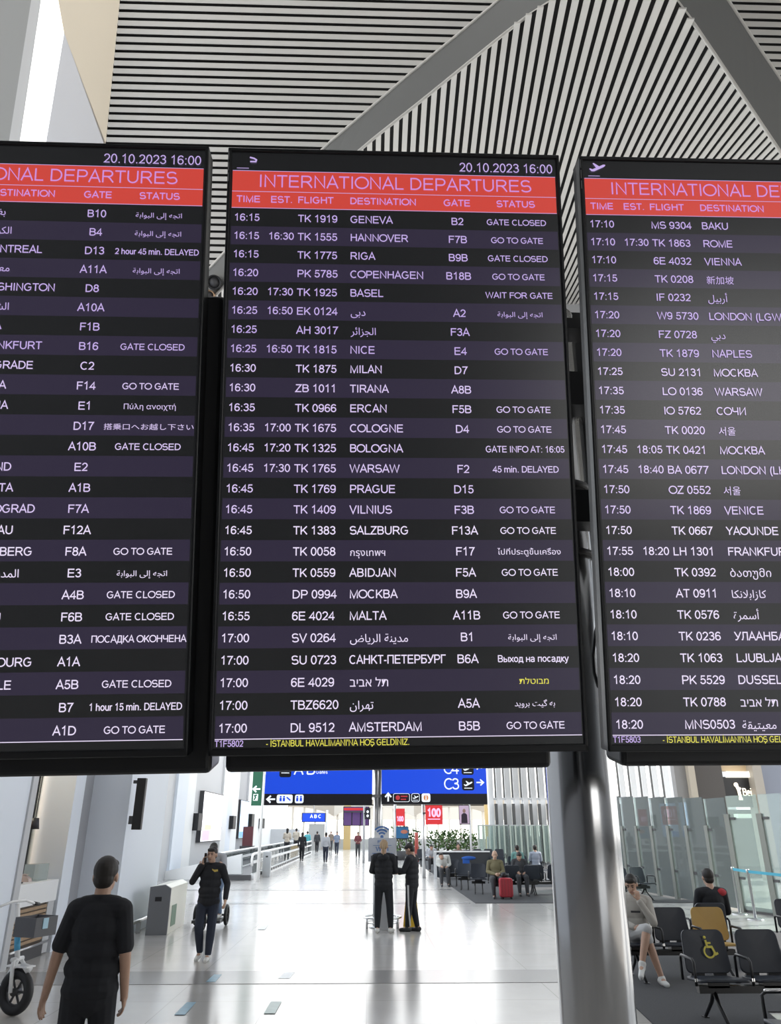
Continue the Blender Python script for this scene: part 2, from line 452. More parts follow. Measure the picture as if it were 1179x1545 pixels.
# grey bands set across the walkway, a few mm proud
def floor_slab(name, pts, m, h=.004):
    b = MB(); b.prism([(p[0], p[1], 0.0005) for p in pts], (0,0,h)); return struct(b.build(name, m))
floor_slab('trim_1', [(-5.4,11.9),(2.9,11.9),(2.9,12.9),(-5.4,12.9)], M_band)
floor_slab('trim_2', [(-8,28.6),(2.9,28.6),(2.9,29.2),(-8,29.2)], M_band)
floor_slab('trim_3', [(-5,23.6),(2.9,23.6),(2.9,24.1),(-5,24.1)], M_band)
floor_slab('trim_4', [(-8.3,30.5),(-5.0,33.6),(-4.9,36.5),(-8.3,36.5)], M_band)
floor_slab('floor_carpet', [(3.05,23.65),(11,23.65),(11,60),(3.05,60)], M_carpet, .012)
a, b_ = fl(940,1503), fl(985,1545)
c0, c1 = fl(1159,1528), fl(1179,1545)
floor_slab('floor_carpet_near', [(b_.x-.05, 6.0), (b_.x, b_.y), (fl(943,1505).x, fl(943,1505).y), (fl(925,1450).x, fl(925,1450).y), (fl(905,1409).x, 17.2), (14, 17.2), (14, 9.9), (c0.x,c0.y), (c1.x,c1.y),(4.9,6.0)], M_carpet, .012)

# ---- left side walls
def wall_box(name, lo, hi, m): 
    b = MB(); b.box(lo, hi); return struct(b.build(name, m))
HW = 7.2
wall_box('wall_left_entrance', (-6.4,2,0), (-5.43,12.9,HW), M_wall)
wall_box('wall_left_shop_frame', (-5.62,12.9,0), (-5.40,13.1,HW), M_lgrey)
wall_box('wall_left_pillar', (-6.6,14.85,0), (-5.43,15.35,HW), M_wall)
wall_box('wall_left_panel', (-6.4,15.35,0), (-5.50,17.2,HW), M_grey)
wall_box('baseboard_left', (-5.499,15.352,0), (-5.47,15.98,.16), M_black)
wall_box('wall_left_bay', (-9.4,16.0,0), (-4.75,18.9,HW), M_wall)
# shop interior behind the counter
M_shop = mat('shop_plaster', (.66,.58,.47), .6)
wall_box('wall_shop_back', (-8.6,12.0,0), (-8.4,17.0,HW), M_shop)
wall_box('wall_shop_side', (-8.4,14.9,0), (-6.6,15.3,HW), mat('shop_pale_panel', (.68,.64,.54), .5))
wall_box('wall_shop_near', (-8.4,12.4,0), (-6.4,12.9,HW), mat('shop_timber_lining', (.48,.34,.22), .5))
wall_box('ceiling_shop', (-8.6,12.0,3.9), (-5.55,15.3,4.1), M_shop)
wall_box('wall_left_upper', (-6.4,13.1,4.3), (-5.45,14.85,HW), M_wall)
# recessed wall of white and grey leaves further on
xs = [(250,262,M_lgrey),(262,278,M_wall),(278,290,M_wallw),(290,333,M_lgrey),(333,341,M_wallw),(341,348,M_wall),(348,357,M_wallw),(357,372,M_grey),(372,382,M_wallw)]
XR = -8.3
far = []
for i, (xa, xb, m) in enumerate(xs):
    ya, yb = atX(xa,1250,XR).y, atX(xb,1250,XR).y
    d = .0 if m in (M_wallw, M_wall) else .12
    wall_box('wall_recess_leaf' if i == 0 else 'wall_recess_leaf.%03d' % i, (XR-.5-d, ya, 0), (XR-d, yb, HW), m)
wall_box('wall_left_far', (-8.9,atX(382,1250,XR).y,0), (-8.4,86,6.0), M_wallw)
wall_box('wall_left_near', (-7.4,-26,0), (-6.6,2.0,20), M_grey)
wall_box('wall_left_backing', (-14,2.0,HW-.1), (-6.5,19,HW+.1), M_wall)
# sloping white parapet at the head of the moving walkway
p = MB()
A = [at(248,1328,34.6), at(364,1326.5,34.6), at(364,1288.6,34.6), at(248,1315,34.6)]
A[0].z = 0; A[1].z = 0
p.prism(A, (0,.4,0)); struct(p.build('wall_parapet', M_wallw))

# ---- ceiling: two slatted vault faces and the grey groin beams between them
HC, SL = 27.5, 1.1
PL0 = Vector((0,0,CAM_H+HC)); NL = Vector((0,SL,1)).normalized()
def onL(x, y, off=0): return onplane(x, y, PL0 - NL*off, NL)
dC = ray(745,655).normalized()
aX = _R.copy()
NC = aX.cross(dC).normalized()
if NC.z < 0: NC.negate()
PC0 = onL(700,100)
PC0 = CAM + ray(700,100)*((PC0-CAM).length/ray(700,100).length)
def onC(x, y, off=0): return onplane(x, y, PC0 - NC*off, NC)
def interp(poly, t, i, j):
    """poly of points; value of coordinate j where coordinate i reaches t"""
    for a, b in zip(poly[:-1], poly[1:]):
        if (a[i]-t)*(b[i]-t) <= 0 and abs(a[i]-b[i]) > 1e-9:
            return a[j] + (b[j]-a[j])*(t-a[i])/(b[i]-a[i])
    return None
outer_l = [(250,480),(318,402),(335,385),(410,304),(487,224),(560,162),(620,110),(690,53),(753,0),(860,-92),(960,-180)]
inner_l = [(250,525),(318,455),(332,438),(440,324),(545,224),(640,149),(720,84),(780,36),(806,17),(835,0),(880,-20),(930,-32)]
outer_r = [(960,-180),(1040,-86),(1099,0),(1139,62),(1179,121),(1300,300)]
inner_r = [(930,-32),(975,-28),(1005,-15),(1022,2),(1045,32),(1075,76),(1179,231),(1310,425)]
ce = MB()
# face L: slats along x
bl = [onL(*q) for q in outer_l]; brr = [onL(*q) for q in outer_r]
wl_edge = [onL(181,0), onL(160,213)]
def wall_x(Y):
    a, b = wl_edge; return a.x + (b.x-a.x)*(Y-a.y)/(b.y-a.y)
dY = .1008; y_ph = onL(183,3.4).y
k0 = -int((y_ph-8.6)/dY)
for k in range(k0, 75):
    Ya = y_ph + k*dY + .0185; Yb = y_ph + (k+1)*dY - .0185
    Y = (Ya+Yb)/2
    zA, zB = CAM_H+HC-SL*Ya, CAM_H+HC-SL*Yb
    def slat(x0, x1):
        if x1 - x0 < .05: return
        up = NL*.02
        A = [Vector((x0,Ya,zA)), Vector((x1,Ya,zA)), Vector((x1,Yb,zB)), Vector((x0,Yb,zB))]
        ce.prism(A, up, 0)
    xe = interp(bl, Y, 1, 0)
    if xe is None: xe = bl[-1].x if Y < bl[-1].y else bl[0].x
    xw = max(wall_x(Y), -11.5) if Y < 12.6 else -8.2
    slat(xw, xe)
    xr_ = interp(brr, Y, 1, 0)
    if xr_ is None: xr_ = brr[0].x if Y < brr[0].y else 999
    if xr_ < 20: slat(xr_, 20)
# face C: slats fanning out over the rising face, each ending at the inner edge of the beams
KX = [(-200,-.02),(545,.0),(590,.03),(670,.09),(740,.13),(790,.18),(877,.31),(970,.52),(1069,.75),(1179,1.02),(1330,1.45),(1500,1.9)]
def lean(x):
    for (a, ka), (b, kb) in zip(KX[:-1], KX[1:]):
        if a <= x <= b: return ka + (kb-ka)*(x-a)/(b-a)
    return KX[-1][1]
inner_px = inner_l + inner_r[1:]
def top_cut(x):
    k = lean(x)
    for (xa, ya), (xb, yb) in zip(inner_px[:-1], inner_px[1:]):
        fa, fb = xa - (x + k*(231-ya)), xb - (x + k*(231-yb))
        if fa*fb <= 0 and abs(fa-fb) > 1e-9:
            t = fa/(fa-fb); y = ya + (yb-ya)*t
            return xa + (xb-xa)*t, y
    return None
YB = 474
for n_ in range(-22, 66):
    x = 545 + 13.0*n_
    c = top_cut(x)
    if c is None or c[1] > YB: continue
    xl_, xr_ = x - 3.8, x + 3.8
    ll, lr = lean(xl_), lean(xr_)
    A = [onC(xl_ + ll*(231-c[1]), c[1]), onC(xr_ + lr*(231-c[1]), c[1]), onC(xr_ + lr*(231-YB), YB), onC(xl_ + ll*(231-YB), YB)]
    ce.prism(A, NC*.03, 0)
# dark voids above the slats
def strip(mb, pa, pb, mi):
    for (a, b), (c, d) in zip(zip(pa[:-1], pa[1:]), zip(pb[:-1], pb[1:])): mb.poly([a, b, d, c], mi)
LB = [onL(*q, off=-.2) for q in outer_l]; RB = [onL(*q, off=-.2) for q in outer_r]
strip(ce, LB, [Vector((-14, p.y, p.z)) for p in LB], 1)
strip(ce, RB, [Vector((22, p.y, p.z)) for p in RB], 1)
tl = LB[-1]
Yt = 8.4; zt = CAM_H+HC-SL*Yt+.4
ce.poly([Vector((-14,tl.y,tl.z)), Vector((22,tl.y,tl.z)), Vector((22,Yt,zt)), Vector((-14,Yt,zt))], 1)
IN = [onC(*q, off=-.16) for q in inner_px if q[1] < YB]
IN = [onC(250, YB, off=-.16)] + IN
strip(ce, IN, [onC(p_ if False else q, YB, off=-.16) for q in [250] + [max(100, min(1310, q[0] - lean(q[0])*(YB-231)*.8)) for q in inner_px if q[1] < YB]], 1)
ceiling = struct(ce.build('ceiling', [M_slat, M_void]))
# groin beams: ruled grey bands from the edge of one face to the edge of the other, with a raised lip each side
def beam(name, o_, i_, flip):
    b = MB()
    # resample both edges to the same count by arc length
    def res(P, n=24):
        L = [0]
        for a, c in zip(P[:-1], P[1:]): L.append(L[-1]+(c-a).length)
        out = []
        for k in range(n+1):
            t = L[-1]*k/n
            for j in range(len(P)-1):
                if L[j] <= t <= L[j+1]+1e-9:
                    out.append(P[j].lerp(P[j+1], (t-L[j])/max(L[j+1]-L[j],1e-9))); break
        return out
    O, I = res([Vector((*q, 0)) for q in o_]), res([Vector((*q, 0)) for q in i_])
    ON, INN = [], []
    for o, i in zip(O, I):
        p = onL(o.x, o.y); dep = (p-CAM).dot(_F)*.94
        ON.append(CAM + ray(o.x, o.y)*dep); INN.append(CAM + ray(i.x, i.y)*dep)
    bk = [(p-CAM)*.03 for p in ON]
    for k in range(24):
        q = [ON[k], ON[k+1], INN[k+1], INN[k]]
        b.poly(q if flip else q[::-1], 0)
        b.poly([ON[k], ON[k+1], ON[k+1]+bk[k+1], ON[k]+bk[k]], 0); b.poly([INN[k], INN[k+1], INN[k+1]+bk[k+1], INN[k]+bk[k]], 0)
    b.tube(ON, .035, 6, 1)
    b.tube(INN, .035, 6, 1)
    return struct(b.build(name, [M_beam, M_slat]))
beam('trim_beam', outer_l, inner_l, False)
beam('trim_beam.001', outer_r, inner_r, True)
# roof over the hall behind the viewer, rear wall with a tall glazed bay, far soffit
wall_box('ceiling_rear', (-14,-26,20.8), (26,8.5,21.2), M_lgrey)
M_rear = mat('rear_wall_paint', (.16,.16,.17), .6)
bk = MB()
bk.box((-14,-26.4,0),(9.2,-26,21)); bk.box((9.2,-26.4,0),(30,-26,2.2)); bk.box((9.2,-26.4,9.8),(30,-26,21))
struct(bk.build('wall_rear', M_rear))
# right-hand outer wall: deep solid base, glazing bays between piers; unseen upper band extended to block sun
rw = MB()
rw.box((25.4,-26,0),(26,2,21))
for y in range(2, 90, 9): rw.box((25.4,y,0),(26,y+1.4,21))
rw.box((25.4,-26,0),(26,95,1.0)); rw.box((25.4,-26,15.4),(26,95,36))
struct(rw.build('wall_right', M_lgrey))
wall_box('wall_sky_blocker', (-14,37,13), (24,37.4,36), M_lgrey)  # added unseen panel that shuts out the sky above the slats
# leaning white column under the slats: lit and shaded facets put into the colours
A, B = wl_edge
wp_n = (B-A).cross(Vector((-1.0,-2.2,0))).normalized()
def onW(x, y, off=0): return onplane(x, y, A - wp_n*off if wp_n.y < 0 else A + wp_n*off, wp_n)
def wall_piece(name, pts, m, off=0.0, th=.25):
    b = MB(); P = [onW(x, y, off) for x, y in pts]
    nn = wp_n if wp_n.dot(CAM - P[0]) < 0 else -wp_n
    b.prism(P, nn*th); return struct(b.build(name, m))
wall_piece('wall_column_shaded', [(-80,-60),(60,-60),(47,0),(14,210),(-2,300),(-100,300)], mat('column_shaded', (.41,.42,.42), .5))
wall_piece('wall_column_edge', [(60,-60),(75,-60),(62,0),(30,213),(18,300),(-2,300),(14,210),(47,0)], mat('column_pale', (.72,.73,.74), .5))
wall_piece('wall_column_warmlit', [(70,-60),(187,-60),(181,0),(160,213),(158,220),(97,50),(88,0)], M_colwarmlit)
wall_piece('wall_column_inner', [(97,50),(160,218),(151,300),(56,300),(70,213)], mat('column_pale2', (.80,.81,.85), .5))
wall_piece('wall_column_sunlit', [(75,-60),(84,-60),(88,0),(97,33),(97,50),(70,213),(56,300),(18,300),(30,213),(62,0)], mat('column_sunlit_strip', (.9,.9,.9), .4, emit=(1,.99,.97), es=1.3), .01)  # sunlit strip of the column, put in as a glowing surface
# ------------------------------------------------------------------ far end and right-hand side of the hall
M_bei = mat('beige_soffit', (.44,.39,.33), .6)
M_pale = mat('pale_soffit', (.62,.58,.52), .6)
YF = 84
def zat(y, Y, x=589): return at(x, y, Y).z
# soffit band with an arched underside, columns
sb = MB(); x0, x1 = at(383,1230,YF).x, at(745,1230,YF).x
zt, zb = zat(1214,YF), zat(1232,YF)
sb.box((x0-8,YF,zt-.1),(x1+6,YF+.6,zt+.5),0)
n = 3
for k in range(n):
    a = x0 + (x1-x0)*k/n; w = (x1-x0)/n
    P = [(a,YF,zt)] + [(a+w*j/16,YF,zb+(zt-zb)*.8*math.sin(PI*j/16)**.7) for j in range(17)] + [(a+w,YF,zt)]
    sb.prism(P, (0,.5,0), k % 2)
sb.box((x0-8,YF+6,zat(1237,YF+6)),(x1+8,YF+6.4,zt+.6),1)
struct(sb.build('wall_far_soffit', [M_bei, M_pale]))
fb = MB(); zl = zat(1262,YF)
fb.box((x0-8,YF+.2,0),(x1+20,YF+.5,.95)); struct(fb.build('wall_far_base', mat('far_base_grey', (.40,.41,.40), .5)))
fm = MB()
for px in range(390, 760, 17):
    x = at(px,1250,YF).x; fm.box((x-.1,YF+.2,.9),(x+.1,YF+.4,zt))
struct(fm.build('window_far_mullion', M_pale))
for i, px in enumerate((524,738)):
    x = at(px,1250,YF-2).x
    b = MB(); b.box((x-.35,YF-2.3,0),(x+.35,YF-1.7,zt)); struct(b.build('trim_column' if i == 0 else 'trim_column.001', mat('ochre_column', (.50,.36,.16), .5)))
# pale service block at the left of the far end and its dark grey base
b = MB(); p, q = at(392,1250,70), at(452,1250,70); b.box((p.x,70,0),(q.x,71,zat(1251,70))); struct(b.build('wall_far_block', M_lgrey))
b = MB(); p, q = at(466,1250,80), at(490,1250,80); b.box((p.x,80,0),(q.x,80.5,zat(1243,80))); struct(b.build('wall_far_kiosk', mat('far_kiosk_grey', (.38,.38,.37), .5)))
# glazed facade with white fins beyond the waiting area
YFN = 51.2
fi = MB(); fd = MB()
z_t, z_b = 9.5, zat(1246, YFN)
for px in list(range(742, 850, 13)) + list(range(910, 1026, 17)):
    p = at(px,1250,YFN); fi.box((p.x-.16,YFN-.5,0),(p.x+.16,YFN+.1,z_t))
fi.box((at(738,1250,YFN).x,YFN-.3,zat(1207,YFN)),(at(1026,1250,YFN).x,YFN,zat(1205,YFN)+.05))
struct(fi.build('window_fins', M_wallw))
dk = MB()
for px in list(range(748, 850, 13)) + list(range(919, 1022, 17)):
    p = at(px,1250,YFN); dk.box((p.x-.04,YFN-.75,zat(1204,YFN)),(p.x+.04,YFN-.6,z_t)); dk.box((p.x-.09,YFN-.75,0),(p.x+.09,YFN-.6,zat(1213,YFN)))
struct(dk.build('window_mullions', mat('mullion_grey', (.10,.10,.10), .5)))
b = MB(); b.box((at(735,1250,60).x,60,0),(at(1040,1250,60).x+8,60.3,zat(1262,60))); struct(b.build('wall_facade_base', M_lgrey))
# white return wall beside the facade
b = MB(); p = at(777,1250,58); q = at(792,1250,58); b.box((p.x,58,0),(q.x,59,7.0)); struct(b.build('wall_facade_return', M_pale))
# right-hand shop wall, seen through the glass
YS = 33
def pan(name, xa, xb, za, zb, m, Y=YS, d=.4):
    b = MB(); p, q = at(xa,1250,Y), at(xb,1250,Y)
    b.box((p.x, Y, za), (q.x, Y+d, zb)); return struct(b.build(name, m))
pan('wall_right_grey', 1030, 1052, 0, 7, mat('warm_grey_wall', (.28,.27,.265), .5))
pan('wall_right_column', 1052, 1062, 0, 7, mat('sand_column', (.50,.44,.36), .5), YS-.3, .7)
pan('wall_right_dark', 1062, 1104, 0, 7, mat('umber_wall', (.085,.075,.07), .5))
pan('wall_right_shopfront', 1104, 1160, zat(1217,YS), zat(1171,YS), mat('shop_fascia_black', (.022,.022,.024), .4), YS+.1)
pan('wall_right_interior', 1104, 1160, 0, zat(1219,YS), mat('shop_interior_dark', (.07,.085,.085), .5), YS+2.5)
pan('wall_right_bulkhead', 1090, 1160, zat(1162,YS), 7, mat('warm_bulkhead', (.62,.47,.30), .5), YS+.15)
pan('wall_right_pier', 1152, 1166, 0, 7, mat('sand_pier', (.42,.38,.33), .5), YS-.4, .8)
pan('wall_right_blue', 1166, 1330, 0, 7, mat('blue_grey_wall', (.24,.26,.32), .5), YS-.1)
p, q = at(1106,1250,YS), at(1153,1250,YS)
b = MB(); b.box((p.x+.1,YS-.06,zat(1172,YS)),(q.x,YS+.08,zat(1163,YS)))
tag(b.build('light_strip', mat('warm_light', (.9,.9,.85), .4, emit=(1,.93,.78), es=1.6)), 'glowing white light strip above the black shop fascia', 'light')
# lit lettering on the black fascia: a small palm-like emblem and the start of a word
b = MB(); o = at(1117,1200,YS); k = zat(1189,YS)-zat(1202,YS)
b.lathe([(.001,-.02),(.09,-.02),(.09,.02),(.001,.02)], seg=12, M=Matrix.Translation((o.x-.08,0,o.z+.42)) @ Matrix.Rotation(PI/2,4,'X'))
b.ribbon([(o.x-.06,o.z+.40),(o.x,o.z+.2),(o.x+.03,o.z-.12)], .14, 0, 0); b.ribbon([(o.x+.10,o.z+.30),(o.x,o.z+.2)], .08, 0, 0); b.ribbon([(o.x-.06,o.z-.14),(o.x+.12,o.z-.14)], .1, 0, 0)
stroke_text(b, 'Beint', o.x+.15, o.z-.02, .30, 0, 0, weight=.17, w=.62)
for i, v in enumerate(b.v): b.v[i] = (v[0], v[1]+YS+.03, v[2])
tag(b.build('shop_lettering', mat('warm_letter_glow', (.9,.85,.75), .4, emit=(1,.88,.70), es=1.1)), 'lit emblem and lettering on the black shop fascia', 'sign')
# shelves and lights deep in the shop
b = MB(); p, q = at(1112,1228,YS+2.2), at(1162,1232,YS+2.2); b.box((p.x,YS+2.1,q.z-.06),(q.x,YS+2.5,p.z)); 
tag(b.build('shop_light', mat('shop_glow', (.8,.9,.8), .4, emit=(.85,.92,.80), es=.75)), 'long pale light inside the shop under its dark fascia', 'light')
# ------------------------------------------------------------------ the departure boards
S_B = .8
BOARD = {'L': ((1.6859239,13.20071914,-1.2733206),(-1.5249795,1.68244713,3.78651131)),
         'C': ((1.07688335,13.26682531,-1.00070477),(-0.43739005,1.7102783,3.80847855)),
         'R': ((0.27290604,12.93132628,-0.45183166),(0.65497555,1.72671919,3.82595036))}
BH, VR, ROW0, ROWH = 1.68293, .1244, .1244, .05993
def screen_mat(name, col, es=1.0):
    m = mat(name, (.01,.01,.012), .26, emit=col, es=es, spec=.8); return m
M_scr = screen_mat('screen_black', (.0085,.009,.0095))
M_rowl = screen_mat('screen_row_violet', (.026,.020,.042))
M_red = screen_mat('screen_red', (.60,.058,.042))
M_txt = screen_mat('screen_lettering', (.54,.41,.78))
M_txtm = screen_mat('screen_lettering_mid', (.68,.56,.86))
M_txtw = screen_mat('screen_lettering_white', (.82,.73,.93))
M_yel = screen_mat('screen_lettering_yellow', (.80,.74,.10))
SM = [M_scr, M_rowl, M_red, M_txt, M_txtw, M_yel, M_txtm, screen_mat('screen_lettering_pink', (.60,.28,.70))]
M_bez = mat('bezel_black', (.010,.011,.013), .38, noise=.1)
AE, AU = 'اتجه إلى البوابة', None
C_ROWS = [('16:15','','TK 1919','GENEVA','B2','GATE CLOSED'),('16:15','16:30','TK 1555','HANNOVER','F7B','GO TO GATE'),('16:15','','TK 1775','RIGA','B9B','GATE CLOSED'),
('16:20','','PK 5785','COPENHAGEN','B18B','GO TO GATE'),('16:20','17:30','TK 1925','BASEL','','WAIT FOR GATE'),('16:25','16:50','EK 0124','دبى','A2',AE),
('16:25','','AH 3017','الجزائر','F3A',''),('16:25','16:50','TK 1815','NICE','E4','GO TO GATE'),('16:30','','TK 1875','MILAN','D7',''),('16:30','','ZB 1011','TIRANA','A8B',''),
('16:35','','TK 0966','ERCAN','F5B','GO TO GATE'),('16:35','17:00','TK 1675','COLOGNE','D4','GO TO GATE'),('16:45','17:20','TK 1325','BOLOGNA','','GATE INFO AT: 16:05'),
('16:45','17:30','TK 1765','WARSAW','F2','45 min. DELAYED'),('16:45','','TK 1769','PRAGUE','D15',''),('16:45','','TK 1409','VILNIUS','F3B','GO TO GATE'),
('16:45','','TK 1383','SALZBURG','F13A','GO TO GATE'),('16:50','','TK 0058','กรุงเทพฯ','F17','ไปที่ประตูขึ้นเครื่อง'),('16:50','','TK 0559','ABIDJAN','F5A','GO TO GATE'),
('16:50','','DP 0994','МОСКВА','B9A',''),('16:55','','6E 4024','MALTA','A11B','GO TO GATE'),('17:00','','SV 0264','مدينة الرياض','B1',AE),
('17:00','','SU 0723','САНКТ-ПЕТЕРБУРГ','B6A','Выход на посадку'),('17:00','','6E 4029','תל אביב','','*מבוטלת'),('17:00','','TBZ6620','تهران','A5A','به گیت بروید'),('17:00','','DL 9512','AMSTERDAM','B5B','GO TO GATE')]
R_ROWS = [('17:10','','MS 9304','BAKU'),('17:10','17:30','TK 1863','ROME'),('17:10','','6E 4032','VIENNA'),('17:15','','TK 0208','新加坡'),('17:15','','IF 0232','أربيل'),
('17:20','','W9 5730','LONDON (LGW)'),('17:20','','FZ 0728','دبي'),('17:20','','TK 1879','NAPLES'),('17:25','','SU 2131','МОСКВА'),('17:35','','LO 0136','WARSAW'),('17:35','','IO 5762','СОЧИ'),
('17:45','','TK 0020','서울'),('17:45','18:05','TK 0421','МОСКВА'),('17:45','18:40','BA 0677','LONDON (LHR)'),('17:50','','OZ 0552','서울'),('17:50','','TK 1869','VENICE'),('17:50','','TK 0667','YAOUNDE'),
('17:55','18:20','LH 1301','FRANKFURT'),('18:00','','TK 0392','ბათუმი'),('18:10','','AT 0911','كازابلانكا'),('18:10','','TK 0576','أسمرة'),('18:10','','TK 0236','УЛААНБААТАР'),
('18:20','','TK 1063','LJUBLJANA'),('18:20','','PK 5529','DUSSELDORF'),('18:20','','TK 0788','תל אביב'),('18:20','','MNS0503','معيتيقة')]
# (destination, gate, status, right-hand end of the destination word)
L_ROWS = [('بغداد','B10',AE,1),('الكويت','B4',AE,2),('MONTREAL','D13','2 hour 45 min. DELAYED',3),('معيتيقة','A11A',AE,4),('WASHINGTON','D8','',5),('الشارقة','A10A','',6),
('VIENNA','F1B','',7),('FRANKFURT','B16','GATE CLOSED',8),('BELGRADE','C2','',9),('SOFIA','F14','GO TO GATE',10),('VARNA','E1','Πύλη ανοιχτή',11),('','D17','搭乗口へお越し下さい',0),
('','A10B','GATE CLOSED',0),('SAMARKAND','E2','',14),('JAKARTA','A1B','',15),('VOLGOGRAD','F7A','',16),('MACAU','F12A','',17),('NUREMBERG','F8A','GO TO GATE',18),('المدينة','E3',AE,19),
('','A4B','GATE CLOSED',0),('BAKU','F6B','GATE CLOSED',21),('','B3A','ПОСАДКА ОКОНЧЕНА',0),('LUXEMBOURG','A1A','',23),('NEWCASTLE','A5B','GATE CLOSED',24),('','B7','1 hour 15 min. DELAYED',0),('','A1D','GO TO GATE',0)]
L_R = {1:.4228,2:.4444,3:.538,4:.4476,5:.583,6:.4546,7:.4386,8:.5573,9:.5371,10:.4654,11:.4754,14:.4984,15:.5073,16:.5712,17:.5162,18:.5722,19:.5396,21:.5014,23:.5925,24:.543}
CAPH = .0236
def latin(s): return all(c in G for c in s)
def put(mb, s, u, v, cap, mi=3, y=-.0030, align='L', w=None, cond=.97, weight=.138):
    """u, v in board units, v the baseline"""
    if not s: return
    if latin(s): stroke_text(mb, s, u*S_B, -v*S_B, cap*S_B, mi, y, align=align, w=(w*S_B if w else None), cond=cond, weight=weight)
    else:
        k = 1.32 if any('\u0600' <= c <= '\u06ff' for c in s) else 1.36
        if any('\u4e00' <= c <= '\ud7a3' or '\u3040' <= c <= '\u30ff' for c in s): k = 1.22
        curve_text(mb, s, u*S_B, -(v)*S_B, cap*S_B*k, mi, y, align=align, width=(w*S_B if w else None))
def quad(mb, u0, v0, u1, v1, mi, y):
    mb.poly([(u0*S_B,y,-v1*S_B),(u1*S_B,y,-v1*S_B),(u1*S_B,y,-v0*S_B),(u0*S_B,y,-v0*S_B)], mi)
def plane_icon(mb, u, v, s, mi, y):
    """a climbing aircraft silhouette"""
    P = [(0,.42),(.06,.46),(.2,.40),(.42,.50),(.22,.80),(.30,.82),(.62,.60),(.86,.72),(.98,.72),(1.0,.66),(.9,.56),(.3,.26),(.14,.26)]
    P = [(x, yy) for x, yy in P]
    mb.add([((u+x*s)*S_B, y, -(v-(yy-.26)*s)*S_B) for x, yy in P], [tuple(range(len(P)))], mi)
